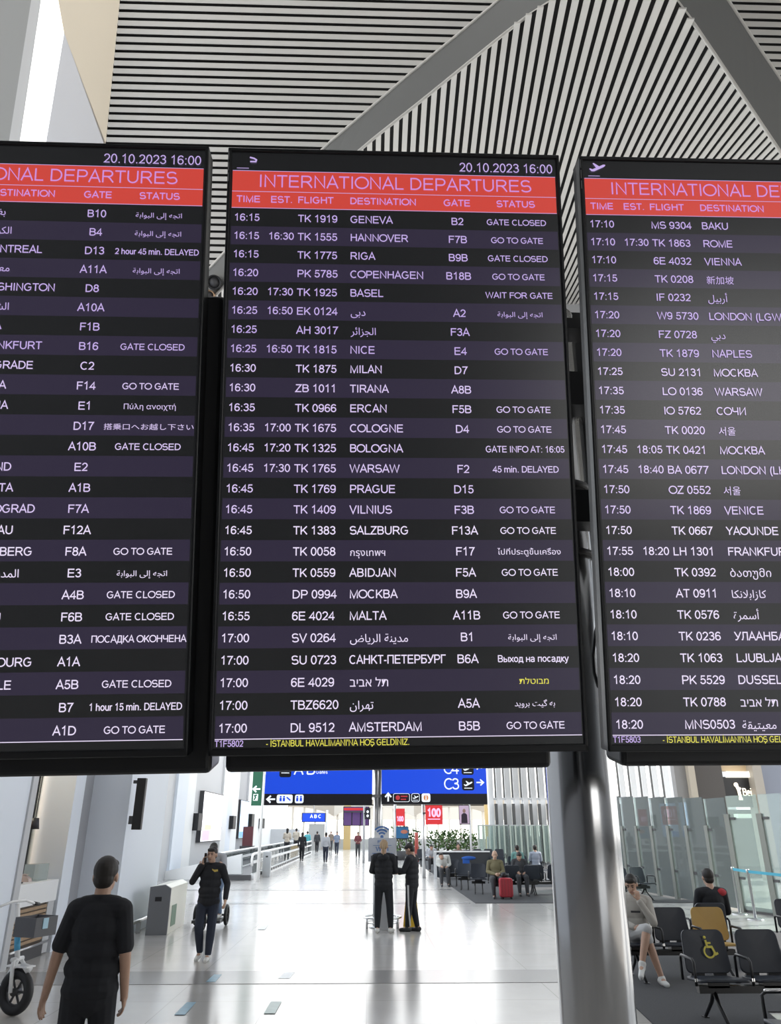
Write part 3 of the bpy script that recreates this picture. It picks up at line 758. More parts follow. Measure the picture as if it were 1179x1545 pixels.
def make_board(key, label, cab, code):
    (yw, ptc, rl), P0 = BOARD[key]
    Rm = Matrix.Rotation(rad(yw),4,'Z') @ Matrix.Rotation(rad(ptc),4,'X') @ Matrix.Rotation(rad(rl),4,'Y')
    O = CAM + (Vector(P0) - CAM)*S_B
    root = empty('departure_board', label=label, cat='departure board', group='international departure boards')
    root.matrix_world = Matrix.Translation(O) @ Rm
    s = S_B
    # frame: four bars around the panel and a back plate
    fr = MB()
    u0, u1, v0, v1 = -.0155, 1.0148, -.075, 1.7265
    fr.box((u0*s,-.006,-v1*s),(u1*s,.05,-v1*s+.0195*s+.0),0)
    fr.box((u0*s,-.006,-v0*s-.012*s),(u1*s,.05,-v0*s),0)
    fr.box((u0*s,-.006,-v1*s),(-.004*s,.05,-v0*s),0); fr.box((1.004*s,-.006,-v1*s),(u1*s,.05,-v0*s),0)
    fr.box((u0*s,.02,-v1*s),(u1*s,.05,-v0*s),0)
    bevel(fr.build('frame', M_bez, root), .003)
    c = MB(); c.box((cab[0]*s,.052,-cab[3]*s),(cab[1]*s,.17,-cab[2]*s)); bevel(c.build('housing', M_bez, root), .012, 3)
    pn = MB(); quad(pn, -.0045, -.064, 1.0045, 1.708, 0, 0.0)
    panel = pn.build('display_panel', SM, root)
    hb = MB()
    quad(hb, 0, 0, 1.0, VR, 2, -.0012)
    for v in (0, .0693, VR-.0005): quad(hb, 0, v-.0008, 1.0, v+.0008, 3, -.0020)
    put(hb, 'INTERNATIONAL DEPARTURES', mi=7, u=.0785, v=.0545, cap=.0412, w=.846, weight=.108)
    for t, u, w in (('TIME',.0140,.073),('EST.',.1175,.0675),('FLIGHT',.2000,.1095),('DESTINATION',.3590,.2045),('GATE',.6470,.0840),('STATUS',.8110,.1215)):
        put(hb, t, u, .1060, .0215, 7, w=w, weight=.165)
    hb.build('title_band', SM, panel)
    cl = MB()
    ck = MB(); put(ck, '20.10.2023 16:00', .6985, -.0115, .0305, w=.2945, weight=.11)
    ck.build('clock_text', SM, panel)
    if key == 'R': plane_icon(cl, .0164, -.0235, .052, 3, -.003)
    else: cl.ribbon([((.0164+.035)*s,.0445*s),((.0164+.048)*s,.041*s),((.0164+.055)*s,.036*s),((.0164+.053)*s,.030*s),((.0164+.036)*s,.030*s)], .005*s, 3, -.003)
    quad(cl, .0125, -.0085, .0490, -.0065, 3, -.003)
    cl.build('aircraft_icon', SM, panel)
    rows = {'C': C_ROWS, 'R': R_ROWS, 'L': L_ROWS}[key]
    for i, r in enumerate(rows):
        rb = MB(); v0 = ROW0 + i*ROWH; v = v0 + .0442; mi = 3 if i < 8 else (6 if i < 16 else 4)  # lettering brightens down the rows: viewing-angle falloff put into the colours
        quad(rb, 0, v0, 1.0, v0+ROWH, 1 if i % 2 else 0, -.0010)
        if key != 'L':
            put(rb, r[0], .0085, v-.001, CAPH*.97, mi)
            put(rb, r[1], .1130, v-.001, CAPH*.97, mi)
            put(rb, r[2], .2010, v, CAPH, mi)
            d = r[3]
            if latin(d): put(rb, d, .3600, v, CAPH, mi, cond=.95, w=.268 if len(d) > 14 else None)
            else: put(rb, d, .3625, v+.001, CAPH*(.86 if '\u0e00' < d[0] < '\u0e7f' else 1), mi)
            gate, st = (r[4], r[5]) if key == 'C' else ('','')
        else:
            d, gate, st = r[0], r[1], r[2]
            re = L_R.get(r[3])
            if d and re: put(rb, d, re, v, CAPH*(1 if latin(d) else 1), mi, align='R', cond=.95)
        put(rb, gate, .6890, v+.0005, CAPH, mi, align='C')
        if st:
            m2 = mi
            if st[0] == '*': st = st[1:]; m2 = 5
            cy = .8722
            if latin(st): put(rb, st, cy, v-.0015, .0190, m2, align='C', cond=.985, weight=.14, w={'2 hour 45 min. DELAYED':.247,'1 hour 15 min. DELAYED':.247,'ПОСАДКА ОКОНЧЕНА':.256,'GATE INFO AT: 16:05':.233,'45 min. DELAYED':.194,'Выход на посадку':.200}.get(st))
            else:
                wid = {AE:.137, C_ROWS[17][5]:.182, 'מבוטלת':.082, C_ROWS[24][5]:.112, 'Πύλη ανοιχτή':.147, '搭乗口へお越し下さい':.253}.get(st)
                put(rb, st, cy, v-.002, .0165, m2, align='C', w=wid)
        rb.build('flight_row', SM, panel)
    ft = MB(); quad(ft, 0, BH-.0008, 1.0, BH+.0014, 4, -.002)
    put(ft, code, .0, 1.7025, .0165, 3, w=.0770)
    put(ft, "- İSTANBUL HAVALİMANI'NA HOŞ GELDİNİZ.", .1370, 1.7035, .0165, 5, w=.388, weight=.12)
    ft.build('ticker_line', SM, panel)
    st = MB()
    for k in range(3): quad(st, -.0125, -.06+.036*k, -.0105, -.032+.036*k, 0, -.0068)
    st.build('side_print', [mat('bezel_print', (.30,.30,.31), .6)], root)
    return root
board_l = make_board('L', 'leftmost black departures screen, its rows cut off by the frame edge', (.02,1.065,.378,1.784), 'T1F5801')
board_c = make_board('C', 'central black departures screen listing flights from 16:15 to 17:00', (.018,.930,.378,1.7815), 'T1F5802')
board_r = make_board('R', 'black departures screen listing 17:10 Baku to 18:20, beside the steel pole', (.043,1.0,.378,1.777), 'T1F5803')

# steel pole carrying the screens, with its brackets
_pa, _pb = at(868,544,2.12), at(959,1545,2.12)
_pk = (_pa.x-_pb.x)/(_pa.z-_pb.z)
pole_t = empty('display_pole', (_pb.x-.089-_pk*_pb.z, 2.12, 0), label='thick brushed steel pole behind the gap between the screens', cat='pole')
pole_t.rotation_euler = (0, math.atan(_pk), 0)
pm = MB(); pm.lathe([(.0905,0.0),(.0905,3.58),(.06,3.59)], seg=48); pm.build('pole_tube', mat('pole_steel', (.56,.565,.575), .17, 1.0), pole_t)
pm = MB(); pm.lathe([(.16,0.0),(.16,.02),(.1,.03)], seg=32); pm.build('base_flange', M_steel, pole_t)
px = pole_t.location.x
for yy, hh in ((582,.06),(760,.05),(484,.02)):
    z = at(880,yy,1.95).z
    b = MB(); b.box((-.12,-.16,z-hh),(.20,-.085,z+hh)); b.build('bracket', M_black, pole_t)
b = MB(); b.box((-.02,.115,at(880,1065,2.3).z),(.27,.16,at(880,487,2.3).z)); b.build('mount_plate', M_bez, pole_t)
for yy in (612,727,830):
    z = at(880,yy,2.03).z
    b = MB(); b.lathe([(.094,z-.008),(.097,z-.008),(.097,z+.008),(.094,z+.008)], seg=32); b.build('clamp_ring', M_black, pole_t)
cb = MB()
P = [at(x,y,1.93) for x,y in ((905,930),(899,955),(895,990),(897,1015),(903,1035),(912,1045))]
bpy.context.view_layer.update()
cb.tube([pole_t.matrix_world.inverted() @ p for p in P], .005, 6)
cb.build('cable', M_black, pole_t)
# ------------------------------------------------------------------ people: one continuous body each, clothes and hair as children
def remesh(mb, voxel, smooth=3, mats=None, name='part', parent=None):
    me = D.meshes.new('tmp'); me.from_pydata(mb.v, [], mb.f); me.update()
    o = D.objects.new('tmp', me); COL.objects.link(o)
    m = o.modifiers.new('r', 'REMESH'); m.mode = 'VOXEL'; m.voxel_size = voxel; m.use_smooth_shade = True
    if smooth:
        s = o.modifiers.new('s', 'SMOOTH'); s.factor = .5; s.iterations = smooth
    bpy.context.view_layer.update()
    dg = bpy.context.evaluated_depsgraph_get()
    out = D.meshes.new_from_object(o.evaluated_get(dg))
    out.name = name
    D.objects.remove(o); D.meshes.remove(me)
    out.materials.clear()
    for q in (mats if isinstance(mats, (list, tuple)) else [mats]): out.materials.append(q)
    r = D.objects.new(name, out); COL.objects.link(r)
    if parent is not None: r.parent = parent
    return r
HK = 1.07
def V(*a): return Vector(a)
def frame(zdir, xdir):
    z = Vector(zdir).normalized(); x = Vector(xdir); x = (x - z*x.dot(z)).normalized(); y = z.cross(x)
    return Matrix((x, y, z)).transposed()
# local frame of a figure: x to its right-hand side, y the way it faces, z up; standing height 1.75
STAND = dict(pelvis=V(0,0,.95), neck=V(0,-.015,1.47), head=V(0,.025,1.625), look=V(0,1,0),
    shr=V(.185,-.01,1.42), shl=V(-.185,-.01,1.42), elr=V(.235,-.05,1.14), ell=V(-.235,-.05,1.14), wrr=V(.255,.03,.90), wrl=V(-.255,.03,.90),
    hpr=V(.09,0,.92), hpl=V(-.09,0,.92), knr=V(.10,.03,.50), knl=V(-.10,.03,.50), anr=V(.105,-.01,.085), anl=V(-.105,-.01,.085), tor=V(.05,1,0), tol=V(-.05,1,0))
def pose(**k):
    d = dict(STAND); d.update(k); return d
def hand(mb, w, d, nrm, curl=30, s=1.0, point=None):
    """palm, five separate fingers, thumb; d the forearm direction, nrm the way the palm faces"""
    d = d.normalized(); nrm = (nrm - d*nrm.dot(d)).normalized(); lat = d.cross(nrm)
    M = Matrix((lat, nrm, d)).transposed()
    mb.cap(w - d*.02*s, w + d*.03*s, .026*s, .028*s, 10)
    mb.ell(w + d*.055*s, (.041*s, .017*s, .05*s), M, 12, 8)
    for k, (off, L) in enumerate(((-.031,.060),(-.011,.074),(.010,.080),(.030,.070))):
        p0 = w + d*.088*s + lat*off*s
        a1, a2, a3 = rad(curl*.5), rad(curl*1.1), rad(curl*1.7)
        q = p0
        for a, fL, r0, r1 in ((a1,.42,.0095,.009),(a2,.32,.009,.0085),(a3,.26,.0085,.0075)):
            n = q + (d*math.cos(a) + nrm*math.sin(a) + lat*off*1.5)*L*fL*s
            mb.cap(q, n, r0*s, r1*s, 8); q = n
    p0 = w + d*.03*s + lat*.030*s
    p1 = p0 + (d*.6 + lat*.6 + nrm*.35).normalized()*.035*s
    p2 = p1 + (d*.85 + lat*.1 + nrm*.45).normalized()*.032*s
    mb.cap(p0, p1, .012*s, .011*s, 8); mb.cap(p1, p2, .011*s, .009*s, 8)
def torso_vols(mb, J, g=0.0, fem=False, lo=True):
    up = (J['neck']-J['pelvis']); L = up.length; z = up.normalized()
    xs = (J['shr']-J['shl']); F_ = frame(z, xs)
    P = J['pelvis']
    if lo: mb.ell(P + z*.02, (.165+g, .115+g, .13), F_, 18, 10)
    mb.ell(P + z*L*.28, (.140+g*1.5-(.015 if fem else 0), .104+g*1.2, .17), F_, 18, 10)
    mb.ell(P + z*L*.62, (.162+g-(.012 if fem else 0), .112+g, .20), F_, 18, 10)
    mb.ell(P + z*L*.83, (.165+g, .088+g, .10), F_, 18, 10)
    mb.cap(J['shl'].lerp(J['neck'], .12) + z*-.012, J['shr'].lerp(J['neck'], .12) + z*-.012, .062+g*.8, .062+g*.8)
    mb.cap(J['neck'] - z*.03, J['shl'].lerp(J['neck'],.35), .062+g*.5, .055+g*.5); mb.cap(J['neck'] - z*.03, J['shr'].lerp(J['neck'],.35), .062+g*.5, .055+g*.5)
def head_vols(mb, J, k=1.07):
    h = J['head']; up = (h-J['neck']).normalized(); look = J['look'].normalized()
    upv = (V(0,0,1)*.75 + up*.35); upv = (upv - look*upv.dot(look)).normalized(); side = look.cross(upv)
    M = Matrix((side, look, upv)).transposed()
    mb.ell(h + upv*.018*k - look*.012*k, (.074*k, .094*k, .098*k), M, 20, 14)          # skull
    mb.ell(h - upv*.038*k + look*.028*k, (.056*k, .062*k, .080*k), M, 16, 12)          # face and jaw
    mb.ell(h - upv*.098*k + look*.055*k, (.026*k, .024*k, .020*k), M, 10, 8)           # chin
    mb.cap(h + upv*.008*k + look*.082*k, h - upv*.030*k + look*.104*k, .010*k, .015*k, 8)   # nose
    mb.cap(h + upv*.024*k + look*.076*k - side*.04*k, h + upv*.024*k + look*.076*k + side*.04*k, .008*k, .008*k, 8)   # brow
    mb.cap(h - upv*.062*k + look*.081*k - side*.018*k, h - upv*.062*k + look*.081*k + side*.018*k, .009*k, .009*k, 8)   # lips
    for s in (-1, 1):
        mb.ell(h - upv*.012*k - look*.012*k + side*s*.078*k, (.010*k, .020*k, .032*k), M, 8, 8)
    mb.cap(J['neck'] - up*.04, h - upv*.06*k - look*.02*k, .056*k, .052*k, 14)
    return M, side, look, upv
def limbs(mb, J, g=0.0, arms=(0,1.0), legs=(0,1.0), fore=True, gl=None):
    gl = g if gl is None else gl
    if arms:
        for s in 'lr':
            a, b, c = J['sh'+s], J['el'+s], J['wr'+s]
            mb.cap(a, b, .052+g, .041+g)
            if fore == True: mb.cap(b, c, .041+g, .029+g)
            elif fore: mb.cap(b, b.lerp(c, fore), .041+g, .037+g)
    if legs:
        for s in 'lr':
            a, b, c = J['hp'+s], J['kn'+s], J['an'+s]
            mb.cap(a, b, .088+gl, .060+gl*.9)
            mb.cap(b, b.lerp(c,.35), .060+gl*.9, .057+gl); mb.cap(b.lerp(c,.35), c, .057+gl, .038+gl)
def person(label, loc, face, J, skin, top, bottom, shoe, hair, sleeves='long', vox=.011, hairstyle='short', topname='shirt', shorts=False,
           handpose=None, fem=False, group=None, detail=False, curls=(28,28), hang=0.0, scale=1.0, waist_drop=.0, name='person', bald=False):
    """face: heading in degrees of the figure's front, measured from +Y clockwise seen from above is negative"""
    hp = handpose or {}
    b = MB()
    torso_vols(b, J, 0, fem); M, side, look, upv = head_vols(b, J)
    limbs(b, J)
    for s, cu in (('l', curls[0]), ('r', curls[1])):
        w, e = J['wr'+s], J['el'+s]; d = (w-e)
        nr = hp.get('n'+s, V(1 if s == 'l' else -1, 0, 0) + V(0,-.2,0)); d = hp.get('d'+s, d)
        hand(b, w, d, nr, cu)
    for s in 'lr':
        an, to = J['an'+s], J['to'+s].normalized()
        b.cap(an + V(0,0,-.01) - to*.03, an + to*.12 + V(0,0,-.045), .038, .032)
    body = remesh(b, vox, 3, skin, name)
    body.location = loc; body.rotation_euler = (0,0,rad(face)); body.scale = (scale,)*3
    tag(body, label, 'person', group)
    # trousers or shorts
    t = MB(); up = (J['neck']-J['pelvis']).normalized(); F_ = frame(up, J['shr']-J['shl'])
    t.ell(J['pelvis'] + up*.02, (.180, .130, .13), F_, 18, 10); t.ell(J['pelvis'] - up*.07, (.186, .128, .13), F_, 18, 10)
    for s in 'lr':
        a, k, an = J['hp'+s], J['kn'+s], J['an'+s]
        t.cap(a, k, .103, .078)
        if shorts: pass
        else:
            t.cap(k, k.lerp(an,.4), .078, .073); t.cap(k.lerp(an,.4), an + (k-an).normalized()*.03, .073, .056)
    remesh(t, vox, 3, bottom, 'shorts' if shorts else 'trousers', body)
    # top
    t = MB(); torso_vols(t, J, .022, fem, True)
    for s in 'lr':
        a, e, w = J['sh'+s], J['el'+s], J['wr'+s]
        if sleeves == 'long':
            t.cap(a, e, .070, .058); t.cap(e, e.lerp(w,.93), .058, .045)
        elif sleeves == 'short':
            t.cap(a, a.lerp(e,.80), .064, .064)
        else: t.cap(a, e, .07, .058)
    if hang:
        for q0, rx, ry in ((J['pelvis']-up*hang, .200, .140), (J['pelvis']+up*.10, .200, .140), (J['pelvis']+up*.22, .198, .140), (J['pelvis']+up*.33, .192, .138)):
            t.ell(q0, (rx, ry, .12), F_, 18, 10)
    if detail: t.lathe([(.05,-.03),(.066,-.02),(.064,.02),(.05,.025)], J['neck'] + V(0,.0,.012), 16)
    top_o = remesh(t, vox, 3, top, topname, body)
    # shoes
    for s in 'lr':
        an, to = J['an'+s], J['to'+s].normalized(); q = MB()
        dn = J.get('sole'+s, V(0,0,-1))
        q.cap(an - to*.045 + dn*.035, an + to*.16 + dn*.052, .046, .036)
        q.cap(an + dn*.005, an + dn*.04 + to*.02, .050, .048)
        q.cap(an - to*.05 + dn*.062, an + to*.165 + dn*.066, .026, .026)
        remesh(q, max(vox*.8,.006), 2, shoe, 'shoe', body)
    # hair
    if not bald:
        h = J['head']; q = MB()
        if hairstyle == 'short':
            q.ell(h + upv*.036 - look*.022, (.081,.094,.092), M, 18, 12)
            q.ell(h + upv*.072 + look*.042, (.066,.050,.036), M, 14, 8)
            q.ell(h - upv*.02 - look*.050, (.070,.056,.066), M, 14, 8)
        elif hairstyle == 'ponytail':
            q.ell(h + upv*.032 - look*.024, (.083,.096,.096), M, 18, 12)
            q.ell(h - upv*.005 - look*.050, (.072,.062,.075), M, 14, 8)
            q.cap(h - look*.110 + upv*.01, h - look*.125 - upv*.10, .030, .026); q.cap(h - look*.125 - upv*.10, h - look*.105 - upv*.22, .026, .010)
        elif hairstyle == 'bun':
            q.ell(h + upv*.032 - look*.022, (.084,.096,.096), M, 18, 12); q.ell(h + upv*.13 - look*.05, (.045,.045,.042), M, 12, 8)
        elif hairstyle == 'long':
            q.ell(h + upv*.032 - look*.024, (.086,.098,.096), M, 18, 12); q.cap(h - look*.05, h - look*.07 - upv*.2, .078, .06)
        q.v = [tuple(h + (Vector(p)-h)*HK) for p in q.v]
        remesh(q, vox*.8, 2, hair, 'hair', body)
    if detail:
        h = J['head']
        M_eye = mat('eye_dark', (.02,.015,.012), .3)
        for s in (-1, 1):
            e = MB(); e.ell(h + (upv*.004 + look*.0835 + side*s*.031)*HK, (.015,.008,.006), M, 10, 8); e.build('eye', M_eye, body)
            e = MB(); e.cap(h + (upv*.026 + look*.088 + side*s*.016)*HK, h + (upv*.030 + look*.080 + side*s*.047)*HK, .005, .004, 8); e.build('eyebrow', mat('eyebrow_dark', (.03,.022,.018), .7), body)
        e = MB(); e.cap(h + (-upv*.063 + look*.0895 - side*.020)*HK, h + (-upv*.063 + look*.0895 + side*.020)*HK, .0045, .0045, 8); e.build('mouth', mat('lip', (.30,.13,.11), .5), body)
    return body
SK1 = mat('skin_warm', (.48,.30,.215), .5, noise=.06, nscale=30)
SK2 = mat('skin_tan', (.42,.25,.18), .5, noise=.06, nscale=30)
M_blk = mat('black_cloth', (.012,.013,.017), .85, noise=.2, nscale=14)
M_blk2 = mat('soft_black_knit', (.017,.018,.022), .9, noise=.2, nscale=14)
M_navy = mat('navy_cloth', (.022,.028,.048), .85, noise=.2, nscale=14)
M_hair = mat('dark_hair', (.018,.014,.012), .6, noise=.3, nscale=60)
M_blond = mat('blond_hair', (.32,.22,.12), .6, noise=.3, nscale=40)
M_wshoe = mat('white_trainer', (.68,.68,.66), .5)
M_bshoe = mat('black_shoe', (.03,.03,.032), .5)
M_gshirt = mat('grey_shirt', (.40,.41,.44), .85)
M_jean = mat('blue_jeans', (.16,.22,.33), .85)
M_drk = mat('dark_cloth', (.045,.045,.05), .85)

# the man walking ahead, seen from behind
J = pose(head=V(0,.03,1.63), neck=V(0,-.01,1.475), shr=V(.172,-.015,1.415), shl=V(-.172,-.015,1.415), elr=V(.225,-.03,1.13), ell=V(-.245,-.04,1.14),
         wrr=V(.225,.06,.885), wrl=V(-.305,.01,.895), knr=V(.10,.09,.51), anr=V(.10,-.02,.09), knl=V(-.10,-.01,.50), anl=V(-.10,-.22,.14), tol=V(-.05,1,-.35))
P1 = person('person in a black short-sleeved polo and black trousers walking away, close to the camera', (at(148,1400,6.15).x, 6.15, 0), 0, J, SK1, M_blk, M_blk, M_bshoe, M_hair,
            sleeves='short', vox=.0065, topname='polo_shirt', detail=True, curls=(30,35), scale=1.0, hang=.03)
# the man on the phone
J = pose(shr=V(.19,-.01,1.42), shl=V(-.19,-.01,1.42), elr=V(.30,.06,1.20), wrr=V(.135,.10,1.47), ell=V(-.29,-.06,1.16), wrl=V(-.31,.08,.93),
         knr=V(.10,.12,.51), anr=V(.09,-.05,.115), knl=V(-.09,.03,.50), anl=V(-.08,.06,.085), tor=V(.1,1,-.25), head=V(0,.03,1.63), look=V(.12,1,-.06))
P2 = person('person in a black jacket and navy joggers walking forward with phone held to the ear', (-2.62, 13.9, 0), 176, J, SK1, M_blk2, M_navy, M_wshoe, M_hair,
            vox=.0075, topname='jacket', detail=True, hang=.06, scale=.95, curls=(30,55), handpose=dict(dr=V(-.10,-.05,1), nr=V(-1,.1,.1)))
ph = MB(); ph.box((-.036,-.005,-.075),(.036,.005,.075)); 
pho = ph.build('mobile_phone', M_black, None)
tag(pho, 'black mobile phone held at the ear of the person in the black jacket', 'phone')
wr = Matrix.Translation(P2.location) @ Matrix.Rotation(rad(176),4,'Z') @ Matrix.Translation(V(.100,.085,1.575)*.95) @ Matrix.Rotation(rad(80),4,'Z')
pho.matrix_world = wr
e = MB(); e.prism([(-.150,.112,1.365),(-.095,.118,1.355),(-.05,.118,1.385),(-.045,.118,1.405),(-.09,.118,1.39),(-.145,.112,1.395)], (0,.012,0))
e.build('badge', mat('yellow_badge', (.62,.45,.10), .6), P2)
# scooter rider behind him
J = pose(pelvis=V(0,-.10,.86), neck=V(0,.22,1.27), head=V(0,.36,1.37), look=V(0,1,-.5), shr=V(.18,.17,1.22), shl=V(-.18,.17,1.22), hpr=V(.09,-.08,.84), hpl=V(-.09,-.08,.84), ell=V(-.26,.30,1.02), elr=V(.26,.30,1.02), wrl=V(-.25,.40,1.06), wrr=V(.25,.40,1.06), knl=V(-.09,.08,.50), knr=V(.09,.10,.50), anl=V(-.09,-.12,.09), anr=V(.09,.1,.09))
P3 = person('person in light grey shirt and jeans riding a scooter behind the phone caller', (-3.32, 18.3, .16), 172, J, SK1, M_gshirt, M_jean, M_wshoe, M_hair, vox=.012)
sc = empty('kick_scooter', (-3.42,18.3,0), 180, 'black kick scooter with a tall tyre ridden behind the phone caller', 'scooter'); sc.rotation_euler = (0,0,PI)
b = MB(); b.box((-.30,-.45,.10),(.30,.30,.158)); b.build('deck', M_dark, sc)
def wheel(parent, c, r, w, mt, name='wheel'):
    q = MB(); t = []
    q.tube([(c[0], c[1]+(r-w*.5)*math.cos(2*PI*k/28), c[2]+(r-w*.5)*math.sin(2*PI*k/28)) for k in range(28)], w*.5, 10, 0, closed=True)
    for k in range(5):
        a = 2*PI*k/5; q.cyl(c, (c[0], c[1]+(r-w)*math.cos(a), c[2]+(r-w)*math.sin(a)), .012, .012, 6)
    q.cyl((c[0]-.05,c[1],c[2]),(c[0]+.05,c[1],c[2]), .03, .03, 10)
    return q.build(name, mt, parent)
wheel(sc, (-.33,-.30,.21), .21, .07, M_black); wheel(sc, (.33,-.30,.21), .21, .07, M_black); wheel(sc, (0,.5,.15), .15, .06, M_black)
b = MB(); b.cyl((0,.5,.15),(0,.38,1.08), .022, .022, 10); b.cyl((-.28,.38,1.08),(.28,.38,1.08), .016, .016, 8); b.build('handlebar', M_dark, sc)
b = MB(); b.box((-.34,-.33,.19),(.34,-.27,.23)); b.build('axle', M_dark, sc)
# the pair by the kiosk
J = pose(ell=V(-.26,.06,1.15), elr=V(.26,.06,1.15), wrl=V(-.14,.26,1.10), wrr=V(.14,.26,1.10), anl=V(-.13,0,.085), anr=V(.15,.02,.085), knl=V(-.12,.02,.5), knr=V(.13,.03,.5), look=V(0,1,-.35), tor=V(.25,1,0))
P4 = person('person with blond ponytail in black hooded tracksuit, back turned, at the kiosk', (.33,17.25,0), -4, J, SK1, M_blk2, M_blk, M_wshoe, M_blond, vox=.009, hairstyle='ponytail', topname='hooded_top', fem=True, hang=.05, scale=.985)
b = MB(); b.ell((0,-.12,1.42),(.13,.06,.07)); b.build('hood', M_blk2, P4)
J = pose(ell=V(-.22,.10,1.18), elr=V(.22,.10,1.18), wrl=V(-.10,.33,1.20), wrr=V(.06,.36,1.12), look=V(0,1,-.55), knl=V(-.08,.04,.5), anl=V(-.08,.08,.085), anr=V(.09,-.08,.085), head=V(0,.05,1.60))
P5 = person('person in black sweatshirt and striped trousers looking down at a phone by the kiosk', (.93,17.45,0), 62, J, SK1, M_blk2, M_blk, M_bshoe, M_hair, vox=.009, topname='sweatshirt', hang=.05, scale=.96, curls=(45,45), handpose=dict(nl=V(.3,0,1), nr=V(-.3,0,1)))
for s in (1,-1):
    b = MB()
    b.prism([(s*.196,.02,.90),(s*.196,-.02,.90),(s*.176,-.01,.5),(s*.170,.02,.5)], (s*.012,0,0)); b.prism([(s*.170,.02,.5),(s*.170,-.01,.5),(s*.158,-.04,.12),(s*.158,-.01,.12)], (s*.012,0,0))
    b.build('trouser_stripe', mat('pale_stripe', (.6,.6,.6), .7), P5)
ph = MB(); ph.box((-.04,-.075,-.006),(.04,.075,.006)); tb = ph.build('mobile_phone', M_dark)
tag(tb, 'mobile phone in the hands of the person in striped trousers', 'phone')
tb.matrix_world = Matrix.Translation(P5.location) @ Matrix.Rotation(rad(62),4,'Z') @ Matrix.Translation(V(-.02,.44,1.17)) @ Matrix.Rotation(rad(35),4,'X')
# walkers far along the hall and on the moving walkway
def walker(px, py, label, top, bottom, back=True, hair=M_hair, h=1.72, sleeves='long', y=None, hs='short', fem=False, z=0, stance='walk', skin=SK2):
    q = fl(px, py) if y is None else at(px, py, y)
    J = pose(knl=V(-.09,.16,.52), anl=V(-.08,.20,.10), knr=V(.09,0,.5), anr=V(.08,-.22,.13), elr=V(.24,-.02,1.14), wrr=V(.25,.12,.92), ell=V(-.24,-.08,1.14), wrl=V(-.25,-.06,.90)) if stance == 'walk' else \
        pose(ell=V(-.24,.02,1.16), elr=V(.24,.02,1.16), wrl=V(-.12,.24,1.08), wrr=V(.12,.24,1.08))
    return person(label, (q.x, q.y, z), 0 if back else 180, J, skin, top, bottom, M_bshoe, hair, sleeves=sleeves, vox=.02, scale=h/1.75, hairstyle=hs, fem=fem, group='travellers far along the hall')
M_teal = mat('teal_cloth', (.10,.42,.48), .8); M_cream_c = mat('cream_cloth', (.62,.55,.46), .8); M_maroon = mat('maroon_cloth', (.16,.04,.05), .8)
walker(491,1302,'person in a grey shirt and dark trousers walking away down the middle of the hall', M_gshirt, M_navy)
walker(540,1294,'person in a maroon top and dark trousers standing alone near the thin post', M_maroon, M_drk, back=False, stance='stand')
walker(455,1300,'person in black walking along the outside of the moving walkway', M_blk2, M_blk, fem=True, hs='long')
walker(463,1289,'person carrying a teal backpack far along the walkway side', M_teal, M_drk, h=1.75)
walker(478,1287,'person in dark clothes far along the hall, just ahead of the grey shirt', M_drk, M_blk)
walker(499,1285,'person in a brown top at the far end, first of the two side by side', mat('brown_cloth', (.20,.16,.13), .8), M_drk, back=False)
walker(508,1290,'person in a blue-grey top with a dark bag at the far end of the hall', mat('bluegrey_cloth', (.20,.24,.33), .8), M_navy, back=False, sleeves='short')
walker(432,1294,'person in a cream top and dark skirt riding the moving walkway', M_cream_c, M_drk, y=52, hs='long', fem=True, z=.25, stance='stand')
walker(446,1288,'person in pale clothes further along the moving walkway', M_cream_c, M_drk, y=60, z=.25, stance='stand')
# ------------------------------------------------------------------ airport beam seating
M_seat = mat('slate_seat_shell', (.028,.033,.045), .42, noise=.06, nscale=5)
M_seaty = mat('ochre_seat_shell', (.46,.29,.085), .45, noise=.05, nscale=5)
M_sfr = mat('seat_frame_black', (.018,.018,.02), .4)
M_chrome = mat('chrome', (.8,.8,.8), .15, 1.0)
def rounded(w, h, r, x0=0, z0=0, taper=0.0, n=5):
    P = []
    for cx, cz, a in ((w/2-r, h-r, 0), (-w/2+r, h-r, 90), (-w/2+r, r, 180), (w/2-r, r, 270)):
        for k in range(n+1):
            an = rad(a+90*k/n); x = cx+r*math.cos(an); z = cz+r*math.sin(an)
            P.append((x0 + x*(1 - taper*z/h), z0+z))
    return P
def shell_mb(P, th, M, curve=.02, mi=0):
    """closed panel from an outline in x,z, thickness th along y, gently dished"""
    b = MB(); n = len(P); c = Vector((sum(p[0] for p in P)/n, sum(p[1] for p in P)/n))
    w = max(abs(p[0]) for p in P)
    rings = []
    for k, y in ((0, 0), (1, 0)):
        pass
    def dish(x): return curve*(1-(x/w)**2)
    fr = [Vector((p[0], dish(p[0])-curve, p[1])) for p in P]; bk = [Vector((p[0], dish(p[0])-curve+th, p[1])) for p in P]
    mid = lambda Q, k: [Vector((c.x+(p.x-c.x)*k, dish(c.x+(p.x-c.x)*k)-curve+(th if Q is bk else 0), c.y+(p.z-c.y)*k)) for p in Q]
    loops = [mid(fr,.02), mid(fr,.4), mid(fr,.75), mid(fr,.95), fr, bk, mid(bk,.95), mid(bk,.75), mid(bk,.4), mid(bk,.02)]
    b.rings([[M @ p for p in L] for L in loops], mi, True, True)
    return b
